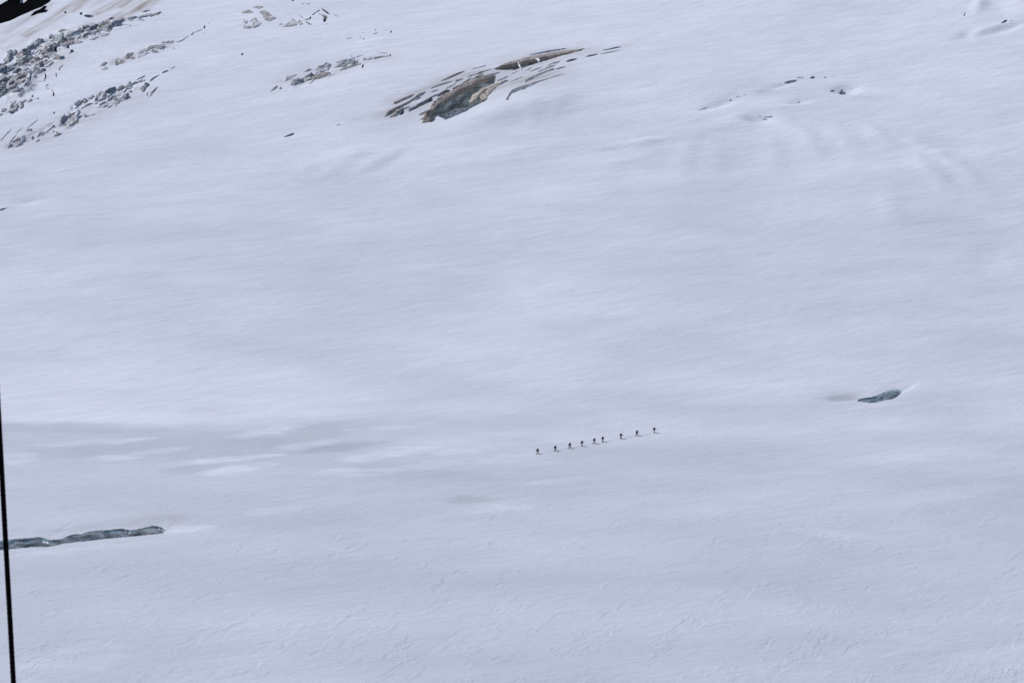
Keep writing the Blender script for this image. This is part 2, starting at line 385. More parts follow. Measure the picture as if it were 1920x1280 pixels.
# ------------------------------------------------------------------ object helpers
def mesh_obj(name, verts, faces, mats, parent=None, smooth=False, midx=None):
    me = bpy.data.meshes.new(name)
    me.from_pydata([tuple(v) for v in verts], [], [tuple(f) for f in faces])
    for m in (mats if isinstance(mats, (list, tuple)) else [mats]): me.materials.append(m)
    if midx is not None: me.polygons.foreach_set('material_index', np.asarray(midx, np.int32))
    if smooth: me.polygons.foreach_set('use_smooth', np.ones(len(faces), bool))
    me.update()
    o = bpy.data.objects.new(name, me); COL.objects.link(o)
    if parent is not None:
        o.parent = parent
        o.matrix_parent_inverse = parent.matrix_basis.inverted()
    return o
def tag(o, label, cat, group=None):
    o['label'] = label; o['category'] = cat
    if group: o['group'] = group
    return o
def empty(name, loc):
    e = bpy.data.objects.new(name, None); e.location = loc; e.empty_display_size = 1.0
    COL.objects.link(e)
    return e
def set_tint(me, cols):
    a = me.attributes.new('tint', 'FLOAT_COLOR', 'POINT')
    a.data.foreach_set('color', np.concatenate([np.asarray(cols, np.float32), np.ones((len(cols), 1), np.float32)], 1).ravel())

# ------------------------------------------------------------------ traced outlines, in the photograph's pixels
# seracs and bare ice faces: letter says what the ice is (b dusty brown firn, g grey-blue ice, d shade painted as darker ice)
UPPER_RIDGE = """
g 12,107 13,97 17,94 22,94 23,99 17,107 8,115 5,113
g 22,98 27,93 32,96 28,105 20,106 17,120 8,118 10,112
b 33,101 45,91 50,93 43,105 35,110 30,107
g 44,103 53,94 58,93 58,99 52,105 45,111
g 30,113 42,106 45,111 40,119 32,119
g 46,112 58,103 62,107 58,112 50,114
b 36,119 47,112 54,115 50,122 39,124
b 52,121 60,112 72,107 78,115 72,122 58,124
g 48,92 54,86 58,87 57,92 50,94
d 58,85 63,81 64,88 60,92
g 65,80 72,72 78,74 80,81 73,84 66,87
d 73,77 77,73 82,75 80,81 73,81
b 74,89 83,81 94,81 104,85 100,89
b 72,101 77,92 92,91 102,93 100,97 90,98 82,102
b 82,106 88,99 100,98 107,103 115,106 114,112 100,111
g 91,67 94,64 98,65 98,72 92,73
g 99,67 101,66 102,73 99,73
g 104,66 112,66 117,61 121,66 117,70 114,75 105,74
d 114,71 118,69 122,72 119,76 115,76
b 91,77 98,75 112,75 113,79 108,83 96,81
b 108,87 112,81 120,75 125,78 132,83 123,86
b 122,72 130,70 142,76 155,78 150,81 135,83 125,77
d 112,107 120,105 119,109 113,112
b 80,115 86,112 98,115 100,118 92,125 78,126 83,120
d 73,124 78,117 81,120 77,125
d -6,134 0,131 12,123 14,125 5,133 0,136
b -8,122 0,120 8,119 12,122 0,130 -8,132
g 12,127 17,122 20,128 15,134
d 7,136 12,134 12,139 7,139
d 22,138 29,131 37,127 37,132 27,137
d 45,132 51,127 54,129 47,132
b 42,137 53,132 62,127 68,127 65,134 58,138 55,146 43,145
b 18,147 28,140 38,137 40,145 37,152 27,152
b 39,157 43,147 53,146 52,153 47,161 40,160
b 13,172 18,153 28,152 35,153 29,163 20,171
g 19,170 29,167 42,164 39,169 24,174
d 29,165 34,162 34,167 29,167
b -8,150 0,146 9,144 16,148 8,162 0,167 -8,170
g -8,172 0,168 8,162 13,167 9,177 0,182 -8,184
b 65,140 68,130 80,128 80,134 68,140
b 197,38 210,33 233,34 239,37 231,38 217,43 212,50 202,47 194,41
d 214,44 231,37 234,38 220,45 215,48
g 152,51 154,49 162,47 168,51 167,56 154,55
d 169,51 179,46 183,45 183,49 173,55 169,58
g 183,44 194,40 198,44 194,46 184,48
b 179,51 194,47 206,51 211,54 204,60 192,57 185,56
b 150,68 154,63 165,59 173,60 179,67 185,70 175,75 158,73
b 177,61 185,62 205,63 200,67 190,68 182,66
b 124,65 127,60 140,58 150,56 158,56 158,59 142,66 131,67
d 131,66 135,61 146,58 156,56 158,58 146,60 135,65
b 109,59 115,55 129,56 121,58 113,61
g 238,34 252,30 256,31 254,34 245,36
b 256,32 277,29 298,23 298,25 279,31 258,34
"""
LOW_LEFT = """
b 17,197 20,192 31,189 26,194 19,203
b 15,210 23,200 32,195 33,200 31,207 21,211
b 37,200 39,197 44,195 42,202 38,203
b 35,192 41,189 42,193 37,193
b 50,192 58,185 61,188 57,192
b 2,210 5,204 11,204 8,209
g -2,218 0,214 4,213 3,216
"""
MIDDLE_BAND = """
g 137,196 147,188 151,190 145,202 139,205
g 152,190 157,184 163,187 162,190 154,192
g 165,184 175,177 176,183 169,187
g 178,181 189,171 193,172 194,179 184,181
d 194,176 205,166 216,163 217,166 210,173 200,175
b 218,169 223,163 231,160 232,165 223,171
g 233,164 241,156 244,152 246,156 254,152 254,157 240,164
b 262,165 268,160 272,165 271,171 267,173 263,169
g 269,163 271,155 278,156 279,160 273,166
b 221,188 226,180 240,174 240,183 232,189 224,191
d 233,188 238,179 241,177 240,183
b 213,199 221,190 225,192 217,200
b 277,181 285,172 294,163 292,168 283,180
b 184,189 186,183 193,183 198,181 191,189
b 273,178 276,173 276,179
b 206,186 207,181 216,177 209,182
"""
LOWER_BAND = """
g 50,246 52,241 59,242 58,246
g 113,230 115,222 120,215 124,218 120,226 115,232
g 124,220 130,212 136,215 130,221
b 142,213 146,207 149,207 146,219 143,221
b 129,232 137,221 146,220 145,230 135,236 129,237
g 156,215 160,213 162,217 167,217 159,220
b 169,216 176,212 176,215
b 100,256 107,247 110,250 117,250 110,254
b 25,275 34,268 40,265 42,271 31,276
g 40,264 45,256 48,261 42,267
b 27,264 34,257 36,262 30,264
b 73,254 82,246 85,250 79,254
b 67,266 72,261 74,263 70,266
g 98,248 100,244 102,248
g 58,258 62,255 60,263
b 14,280 17,272 22,270 21,273
"""
THIRD_BAND = """
b 215,122 218,115 227,111 235,118 226,120
b 232,108 238,102 248,99 243,108 236,111
b 244,110 248,106 255,110 248,113
b 257,103 264,97 279,99 270,105 261,110
b 262,95 273,91 283,86 312,83 305,86 290,90 274,95
b 280,93 288,93 298,98 288,99
b 300,81 307,78 325,76 323,81 310,81
b 187,124 195,117 201,117 196,123
b 191,131 197,126 203,128 197,131
g 287,88 307,86 305,91 294,91
"""
CENTRE_LEFT = """
b 532,150 539,142 556,140 545,147 535,152
g 545,160 547,151 560,147 569,150 568,153 554,160
d 579,143 583,136 589,141 584,144
b 574,151 587,143 607,135 618,136 620,140 600,147 584,150
b 592,132 597,125 612,118 619,119 616,131 600,135
b 569,134 580,129 585,131 576,134
b 631,119 633,115 664,107 664,110 642,117
g 626,128 635,120 665,111 667,119 649,124
b 637,134 641,128 656,121 675,119 677,121 661,127 643,132
b 682,113 682,109 700,107 727,104 727,106 700,111
b 507,172 516,162 520,161 518,166
b 523,167 526,163 529,167
"""
TOP_PATCHES = """
b 453,25 455,20 464,18 475,23 468,25
b 472,14 480,12 493,12 492,15 484,17
b 485,23 494,19 503,24 510,30 518,34 504,40 495,37 492,28
b 456,42 457,37 464,40 462,45
b 467,41 479,33 485,42 491,43 484,49 476,52 472,50 476,43
b 456,53 457,47 469,49 471,53
b 530,50 540,43 549,35 554,40 556,47 544,49
b 557,42 562,38 568,45 562,47
b 523,47 527,44 531,46
"""
# openings in the snow: group key, then outline
OPENINGS = """
ridge 101,89 105,80 107,92 106,100 103,97
ridge 123,87 130,84 130,92 125,90
ridge 131,94 137,92 141,97 134,99 126,103 133,97
ridge 55,152 58,138 60,138 58,150 56,153
ridge 80,128 87,128 86,134 82,134
ridge 83,139 85,136 88,143 84,152 82,152 85,143
ridge 111,133 110,128 118,121 119,122 113,128 112,133
ridge 104,137 106,136 107,144 105,145
ridge 84,162 91,157 92,158 87,163
ridge 88,164 93,166 92,168 88,166
ridge 96,167 98,167 103,175 101,182 98,180 100,175
ridge 49,162 54,157 55,157 52,162
ridge 50,171 53,168 54,169 51,172
lowleft 37,181 42,182 40,184
lowleft 58,182 60,178 63,178 63,183
lowleft 67,186 73,183 74,185 70,187
ridge 221,46 238,45 240,47 225,47
ridge 241,47 245,47 247,49 243,49
ridge 259,37 271,37 273,39 267,39
ridge 266,23 271,20 284,18 281,20 273,23
farslope 149,25 154,22 155,27 150,29
farslope2 156,29 162,27 177,29 176,32 168,34 160,32
farslope 118,24 125,20 124,26
middle 255,150 272,141 273,143 269,146 257,151
middle 261,153 269,147 271,147 262,154
middle 280,152 286,146 299,140 300,141 288,149 281,154
middle 302,138 308,133 317,131 315,134 306,138
middle 319,130 328,124 330,125 320,131
middle 242,173 245,170 250,171 245,174
lower 110,236 115,232 119,232 122,230 121,233 113,237
lower 99,214 101,209 104,210 102,215
lower 16,271 24,258 31,252 32,253 25,260 17,272
lower 29,250 42,238 44,239 30,251
lower 50,240 62,230 71,223 72,224 63,232 51,241
lower 0,263 22,241 23,242 1,265
third 327,80 341,76 354,67 355,68 342,78
third 357,66 364,59 366,60 360,67
third 381,53 383,48 386,48 384,54
third 367,59 380,54 380,55 368,61
third 325,92 326,88 328,92
third 379,64 386,61 386,62
third 303,95 308,91 309,93
third 388,46 393,42 394,43
star 451,103 454,100 457,101 455,105
cleft 670,111 671,110 672,118 670,119
cleft 678,128 679,122 683,119 681,128
cleft 666,106 679,104 681,102 682,104 670,108
cleft 729,106 732,101 734,103 731,107
cleft 654,105 661,105 661,107
cleft 700,100 727,99 727,101
lens 530,258 538,253 549,249 553,250 550,253 540,256
lensmall 629,236 637,232 638,234
branch 560,29 562,29 570,34 568,35
branch 569,38 575,36 580,35 582,31 584,32 583,36 576,38
branch 572,41 575,40 585,46 583,48
branch 584,29 590,24 600,18 601,20 592,25 586,30
branch 603,15 607,17 615,22 619,28 617,28 611,25 605,20
branch 594,25 609,29 615,31 612,38 609,43 605,39 608,32
branch 624,26 638,33 638,34 625,28
branch 563,7 570,7 570,9
branch 573,7 582,7 579,9
branch 612,46 614,44 614,47
branch 545,2 551,0 552,3
speck 678,61 682,60 682,62
speck 702,56 705,55 706,57 704,58
speck 700,64 708,61 709,62 702,65
speck 717,66 719,65 719,67
speck 722,56 725,57 724,58
speck 731,61 734,56 735,61 732,62
speck 674,71 677,69 677,71
speck 681,74 682,71 684,72 682,75
speck 650,73 659,70 660,71 651,74
main 791,230 796,220 795,215 807,203 810,194 820,187 835,176 852,169 870,158 887,150 915,144 930,141 929,148 927,156 920,162 912,172 913,185 912,188 887,201 871,209 847,219 835,224 825,220 817,216 816,226 810,229
long2 765,208 772,201 790,192 806,182 811,183 813,188 806,192 790,199 776,206 767,210
short3 819,180 822,176 835,168 841,167 846,170 833,177 824,181 820,182
tri 747,217 757,202 758,213 752,216
notch 784,216 802,205 804,208 793,214 787,217
line1 823,153 837,147 855,138 870,133 873,134 866,138 850,145 835,151
line2 805,167 815,161 830,156 848,152 850,153 838,157 825,161 812,166
line2b 853,153 855,150 862,148 863,151 856,154
line3 882,130 897,126 911,122 912,124 896,128 884,131
upper 925,131 940,122 955,116 980,110 1010,104 1040,98 1070,94 1098,91 1090,95 1070,101 1050,106 1030,112 1010,117 985,126 965,131 945,132
line4 890,139 900,135 921,130 922,131 912,134 896,140
line5 887,148 900,144 920,139 938,135 938,137 925,141 905,146 890,150
crest 990,103 1015,97 1040,93 1062,90 1061,92 1040,96 1020,100 995,104
step1 984,154 985,151 995,145 1010,138 1025,132 1035,129 1040,128 1039,131 1030,134 1015,140 1000,148 990,153 986,157
step1b 1042,129 1060,124 1061,126 1043,131
step2 947,187 952,181 955,175 960,169 972,164 985,160 1000,155 1020,149 1040,143 1060,138 1058,140 1035,146 1015,153 1000,160 985,167 970,172 960,176 955,182 953,188
eye1 1060,115 1068,111 1083,109 1084,110 1075,114 1064,117
eye2 1097,106 1105,103 1121,100 1122,102 1108,106 1098,107
eye3 1128,94 1140,92 1155,88 1168,87 1160,90 1145,93 1130,95
hair 1125,101 1145,97 1163,94 1163,95 1145,99 1126,102
rim 932,160 945,153 953,149 955,151 945,156 935,161
rbar 1469,154 1490,149 1494,150 1496,153 1473,158
rlight 1493,145 1508,144 1508,147 1496,148
rchain 1518,147 1524,143 1528,144 1528,147 1521,148
rchain 1545,145 1549,144 1550,145 1546,147
rchain 1558,144 1563,144 1563,145
rchain 1459,160 1463,158 1464,159
rdark 1556,172 1560,169 1565,170 1567,172 1558,173
rfleck 1495,193 1500,190 1499,194
rdot 1595,166 1597,165 1598,168
rcrack 1306,207 1320,203 1325,201 1326,203 1318,206
rcrack 1328,202 1330,200 1331,202
rcrack 1366,190 1370,186 1373,186 1370,190
rcrack 1380,183 1386,179 1387,180 1382,183
rcrack 1390,179 1399,176 1399,178
pit 1419,219 1430,217 1425,220
pit 1431,220 1440,219 1450,218 1450,221 1433,221
pit 1426,223 1440,223 1437,226 1431,225
pit 1426,228 1428,227 1428,229
tright 1806,31 1809,24 1811,21 1809,30
teye 1876,45 1880,40 1886,37 1890,38 1884,43
teye2 1893,40 1899,37 1897,40
edge -6,395 0,392 13,389 12,391 2,395
left -60,1022 -30,1017 0,1013 15,1012 30,1010 50,1009 75,1006 90,1011 115,1010 125,1005 140,1000 152,1001 165,996 180,994 205,993 215,991 230,991 245,993 265,990 280,986 295,985 303,988 311,994 305,999 280,1002 250,1005 215,1008 185,1011 150,1015 118,1019 90,1025 60,1025 27,1028 0,1031 -30,1035 -60,1040
right 1607,752 1610,748 1625,745 1638,743 1648,739 1660,734 1672,730 1680,729 1690,731 1691,735 1684,742 1677,747 1662,750 1645,754 1630,755 1615,753
"""
def parse(txt):
    out = []
    for ln in txt.strip().splitlines():
        w = ln.split()
        out.append((w[0], [tuple(float(q) for q in p.split(',')) for p in w[1:]]))
    return out

# ------------------------------------------------------------------ openings: outlines on the glacier
def resample(P, step):
    P = np.asarray(P, float); out = []
    for a, b in zip(P, np.roll(P, -1, 0)):
        n = max(1, int(math.ceil(np.linalg.norm(b - a) / step)))
        for i in range(n): out.append(a + (b - a) * i / n)
    return np.array(out)
def chaikin(P):
    Q = np.roll(P, -1, 0)
    return np.stack([0.75 * P + 0.25 * Q, 0.25 * P + 0.75 * Q], 1).reshape(-1, P.shape[1])
def area2(P):
    x, y = P[:, 0], P[:, 1]
    return 0.5 * np.sum(x * np.roll(y, -1) - np.roll(x, -1) * y)
def inside(px, py, P):
    r = np.zeros(np.shape(px), bool)
    x0, y0 = P[:, 0], P[:, 1]; x1, y1 = np.roll(x0, -1), np.roll(y0, -1)
    for a, b, c, d in zip(x0, y0, x1, y1):
        if b == d: continue
        k = (b > py) != (d > py)
        r ^= k & (px < (c - a) * (py - b) / (d - b) + a)
    return r
openings = []
for key, poly in parse(OPENINGS):
    P = chaikin(np.array(poly)) if len(poly) < 14 else np.array(poly)
    P = resample(P, 2.0)
    if len(P) > 14:      # a ragged lip
        c = P.mean(0); sz = min(1.0, math.sqrt(abs(area2(P))) / 30)
        P = P + sz * np.stack([0.8 * pn(P[:, 0] / 5, P[:, 1] / 3, 61), 1.3 * pn(P[:, 0] / 4.2, P[:, 1] / 5, 63)], 1)
    Wp = plan(P)
    if area2(Wp) < 0: Wp = Wp[::-1].copy()
    openings.append((key, Wp))

# ------------------------------------------------------------------ the glacier surface
OFF = 60.0
sd = np.arange(-0.222, 0.2221, 0.00042)
sc = 0.2221 + np.cumsum(0.0016 * 1.13 ** np.arange(34))
S = np.concatenate([-sc[::-1], sd, sc])
yd = [505.0]
while yd[-1] < 1235: yd.append(yd[-1] + 0.55 + 0.65 * (yd[-1] - 505) / 730)
yn = np.linspace(-45, 495, 60)
yf = [yd[-1] + 2]; st = 2.0
while yf[-1] < 4600: st *= 1.06; yf.append(yf[-1] + st)
Y = np.concatenate([yn, yd, yf])
NC, NR = len(S), len(Y)
GXX = S[None, :] * (Y[:, None] + OFF); GYY = np.repeat(Y[:, None], NC, 1)
GZZ = height(GXX, GYY)
def to_idx(P):
    r = np.interp(P[:, 1], Y, np.arange(NR)); c = np.interp(P[:, 0] / (P[:, 1] + OFF), S, np.arange(NC))
    return np.stack([c, r], 1)
op_idx = [to_idx(W) for _, W in openings]
rects = [[int(I[:, 0].min()) - 3, int(I[:, 1].min()) - 3, int(I[:, 0].max()) + 4, int(I[:, 1].max()) + 4, [k]] for k, I in enumerate(op_idx)]
merged = True
while merged:
    merged = False
    for i in range(len(rects)):
        for j in range(i + 1, len(rects)):
            a, b = rects[i], rects[j]
            if a[0] <= b[2] and b[0] <= a[2] and a[1] <= b[3] and b[1] <= a[3]:
                rects[i] = [min(a[0], b[0]), min(a[1], b[1]), max(a[2], b[2]), max(a[3], b[3]), a[4] + b[4]]
                del rects[j]; merged = True; break
        if merged: break
keep = np.ones((NR - 1, NC - 1), bool)
VX = [np.stack([GXX.ravel(), GYY.ravel(), GZZ.ravel()], 1)]
nv = NR * NC
tri_extra = []
op_z = {}
for c0, r0, c1, r1, ks in rects:
    keep[r0:r1, c0:c1] = False
    cc, rr = np.meshgrid(np.arange(c0, c1 + 1), np.arange(r0, r1 + 1))
    cc, rr = cc.ravel(), rr.ravel()
    border = (cc == c0) | (cc == c1) | (rr == r0) | (rr == r1)
    bad = np.zeros(cc.shape, bool)
    for k in ks:
        I = op_idx[k]
        lo, hi = I.min(0) - 1, I.max(0) + 1
        near = (cc > lo[0]) & (cc < hi[0]) & (rr > lo[1]) & (rr < hi[1])
        n = np.where(near)[0]
        if len(n):
            d = np.sqrt(((cc[n, None] - I[None, :, 0]) ** 2 + (rr[n, None] - I[None, :, 1]) ** 2).min(1))
            bad[n] |= inside(cc[n].astype(float), rr[n].astype(float), I) | (d < 0.3)
    sel = border | ~bad
    cs, rs = cc[sel], rr[sel]
    co = [Vector((float(a), float(b))) for a, b in zip(cs, rs)]
    gid = list(rs * NC + cs)
    edges = []
    for k in ks:
        I = op_idx[k]; base = len(co); W = openings[k][1]
        z = height(W[:, 0], W[:, 1]); op_z[k] = z
        VX.append(np.stack([W[:, 0], W[:, 1], z], 1))
        for j in range(len(I)):
            co.append(Vector((float(I[j, 0]), float(I[j, 1])))); gid.append(nv + j)
            edges.append((base + j, base + (j + 1) % len(I)))
        nv += len(I)
    vo, eo, fo, ov, oe, of = geometry.delaunay_2d_cdt(co, edges, [], 0, 1e-5)
    vp = np.array([(v.x, v.y) for v in vo])
    mp = []
    add = []
    for i, o in enumerate(ov):
        if o: mp.append(gid[o[0]])
        else:
            mp.append(nv + len(add)); add.append(vp[i])
    if add:
        A = np.array(add); yy = np.interp(A[:, 1], np.arange(NR), Y); xx = np.interp(A[:, 0], np.arange(NC), S) * (yy + OFF)
        VX.append(np.stack([xx, yy, height(xx, yy)], 1)); nv += len(add)
    T = np.array([f for f in fo if len(f) == 3])
    cen = vp[T].mean(1)
    out = np.zeros(len(T), bool)
    for k in ks: out |= inside(cen[:, 0], cen[:, 1], op_idx[k])
    T = T[~out]
    t2 = np.array(mp)[T]
    p = vp[T]
    ar = (p[:, 1, 0] - p[:, 0, 0]) * (p[:, 2, 1] - p[:, 0, 1]) - (p[:, 2, 0] - p[:, 0, 0]) * (p[:, 1, 1] - p[:, 0, 1])
    t2[ar < 0] = t2[ar < 0][:, ::-1]
    tri_extra.append(t2[np.abs(ar) > 1e-9])
V = np.concatenate(VX)
ri, ci = np.where(keep)
q = ri * NC + ci
quads = np.stack([q, q + 1, q + NC + 1, q + NC], 1)
tris = np.concatenate(tri_extra)
me = bpy.data.meshes.new('glacier_snowfield')
me.vertices.add(len(V)); me.vertices.foreach_set('co', V.astype(np.float32).ravel())
nl = quads.size + tris.size
me.loops.add(nl); me.loops.foreach_set('vertex_index', np.concatenate([quads.ravel(), tris.ravel()]).astype(np.int32))
npoly = len(quads) + len(tris)
me.polygons.add(npoly)
me.polygons.foreach_set('loop_start', np.concatenate([np.arange(len(quads)) * 4, quads.size + np.arange(len(tris)) * 3]).astype(np.int32))
me.polygons.foreach_set('use_smooth', np.ones(npoly, bool))
me.update(calc_edges=True); me.validate()
vx, vy = V[:, 0].copy(), V[:, 1].copy()
vis = (vy > 480) & (vy < 1500)
def put(name, fn):
    a = np.zeros(len(V), np.float32)
    a[vis] = np.clip(fn(vx[vis], vy[vis]), 0, 1)
    me.attributes.new(name, 'FLOAT', 'POINT').data.foreach_set('value', a)
def lower_part(x, y):
    # the dustier flat foreground: sharp edge along the scarp on the left, fading towards the right
    w = 2.0 + 110 * sstep(-120, 40, x)
    s = y - (SCARP[0] + SCARP[1] * x) + 0.5 * w * fbm(x / 60, y / 25, 141, 3)
    return 1 - sstep(-0.6 * w, w, s)
put('fresh_lit', lambda x, y: blobs(x, y, F_FRESH_LIT, True) * 0.86 * np.clip(0.75 + 0.9 * fbm(x / 14 + y * .02, y / 3, 145, 2), 0, 1))
put('grey', lambda x, y: np.clip(0.60 * lower_part(x, y) + 0.34 * (1 - sstep(900, 1130, y)) * sstep(690, 900, y) + 0.45 * blobs(x, y, F_GREY, True) + 0.25 * fbm(x / 70, y / 30, 143, 3), 0, 1))
gy, gx = np.gradient(GZZ)
dyv = np.gradient(Y)[:, None]; dxv = np.gradient(S)[None, :] * (Y[:, None] + OFF)
slope = np.zeros(len(V)); slope[:NR * NC] = np.hypot(gy / dyv, gx / dxv).ravel()
sl_vis = slope[vis]
def bare(x, y):
    m = rough_mask(x, y)
    p, q = x * 0.48 + y * 0.87, x * 0.87 - y * 0.48
    n = fbm(p / 22, q / 3.2, 151, 4, 0.6)
    m = np.clip(m * 1.6, 0, 1)
    return m * np.clip(sstep(0.62, 1.05, sl_vis) + 0.8 * sstep(0.10, 0.30, n), 0, 1)
put('bare', bare)
put('dust_shade', seg_dust_shade)
me.materials.append(snow_mat)
terrain = bpy.data.objects.new('glacier_snowfield', me); COL.objects.link(terrain)
terrain['kind'] = 'structure'

# ------------------------------------------------------------------ ice walls of the openings
ICE = np.array((0.62, 0.665, 0.685)); ICE_D = np.array((0.35, 0.395, 0.42)); BROWN = np.array((0.60, 0.49, 0.41)); SNOWC = np.array(SNOW) * 0.92
def ice_walls(name, k, parent=None, bands=(), depth=None, tone=1.0, rings=None, scallop=1.0, stripes=0.38, under=0.0):
    """lining of one opening: ragged ice walls down to a narrow floor; bands = dusty layers (from, to) in metres below the lip"""
    W = openings[k][1]; z0 = op_z[k]; n = len(W)
    A = abs(area2(W)); per = np.sum(np.linalg.norm(W - np.roll(W, 1, 0), axis=1))
    wid = max(0.25, 2 * A / per)
    if depth is None: depth = min(22, max(2.5, 2.2 * wid))
    if rings is None: rings = 6 if wid < 2 else 26
    tang = np.roll(W, -1, 0) - np.roll(W, 1, 0)
    tang /= np.maximum(1e-6, np.linalg.norm(tang, axis=1))[:, None]
    inn = np.stack([-tang[:, 1], tang[:, 0]], 1)
    inn = (inn + np.roll(inn, 1, 0) + np.roll(inn, -1, 0)) / 3
    verts = []; cols = []
    ds = depth * (np.linspace(0, 1, rings + 1) ** 1.35)
    along = np.concatenate([[0], np.cumsum(np.linalg.norm(np.diff(W, axis=0), axis=1))])
    for d in ds:
        f = min(1.0, d / (0.25 * wid + 0.2))
        off = wid * (0.05 * f + 0.16 * (d / depth))
        off = off + f * scallop * min(0.9, 0.22 * wid) * (fbm(along / (2.2 * wid + 1.5), np.full(n, d / (0.7 * wid + .4)), 71 + k, 3) + 0.35 * np.sin(d * 3.1 / (0.2 * wid + .5) + 1.5 * pn(along / 6, along * 0, 77)))
        off = off - under * float(sstep(0.05, 0.5, d)) * (1 - 0.6 * d / depth)
        xy = W + inn * off[:, None]
        verts.append(np.stack([xy[:, 0], xy[:, 1], z0 - d], 1))
        t = np.clip(0.5 + 1.9 * fbm(along / 4.5, d / 1.3 + along * 0.05, 81 + k, 3), 0, 1)[:, None]
        c = ICE_D * 0.8 * (1 - t) + ICE * 1.12 * t
        c = c * (1 + stripes * np.sin(6.28 * (d + 0.9 * wid * 0.1 * fbm(along / 14, along * 0 + d / 8, 97, 2)) / (0.5 + 0.06 * wid)))[:, None]
        for lo, hi, amt in bands:
            b = sstep(lo - 0.25, lo + 0.25, d + 0.5 * pn(along / 4, along * 0 + d, 91)) * (1 - sstep(hi - 0.3, hi + 0.3, d + 0.5 * pn(along / 5, along * 0, 93)))
            c = c * (1 - amt * b[:, None]) + BROWN * amt * b[:, None]
        lip = (1 - sstep(0.0, 0.08, np.full(n, d)))[:, None]
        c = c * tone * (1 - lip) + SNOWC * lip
        cols.append(c)
    V = np.concatenate(verts); C = np.concatenate(cols)
    F = []
    m = len(ds)
    for r in range(m - 1):
        for j in range(n):
            j2 = (j + 1) % n
            F.append((r * n + j, (r + 1) * n + j, (r + 1) * n + j2, r * n + j2))
    F.append(tuple((m - 1) * n + j for j in range(n)))
    o = mesh_obj(name, V, F, ice_mat, parent, smooth=True)
    set_tint(o.data, C)
    return o

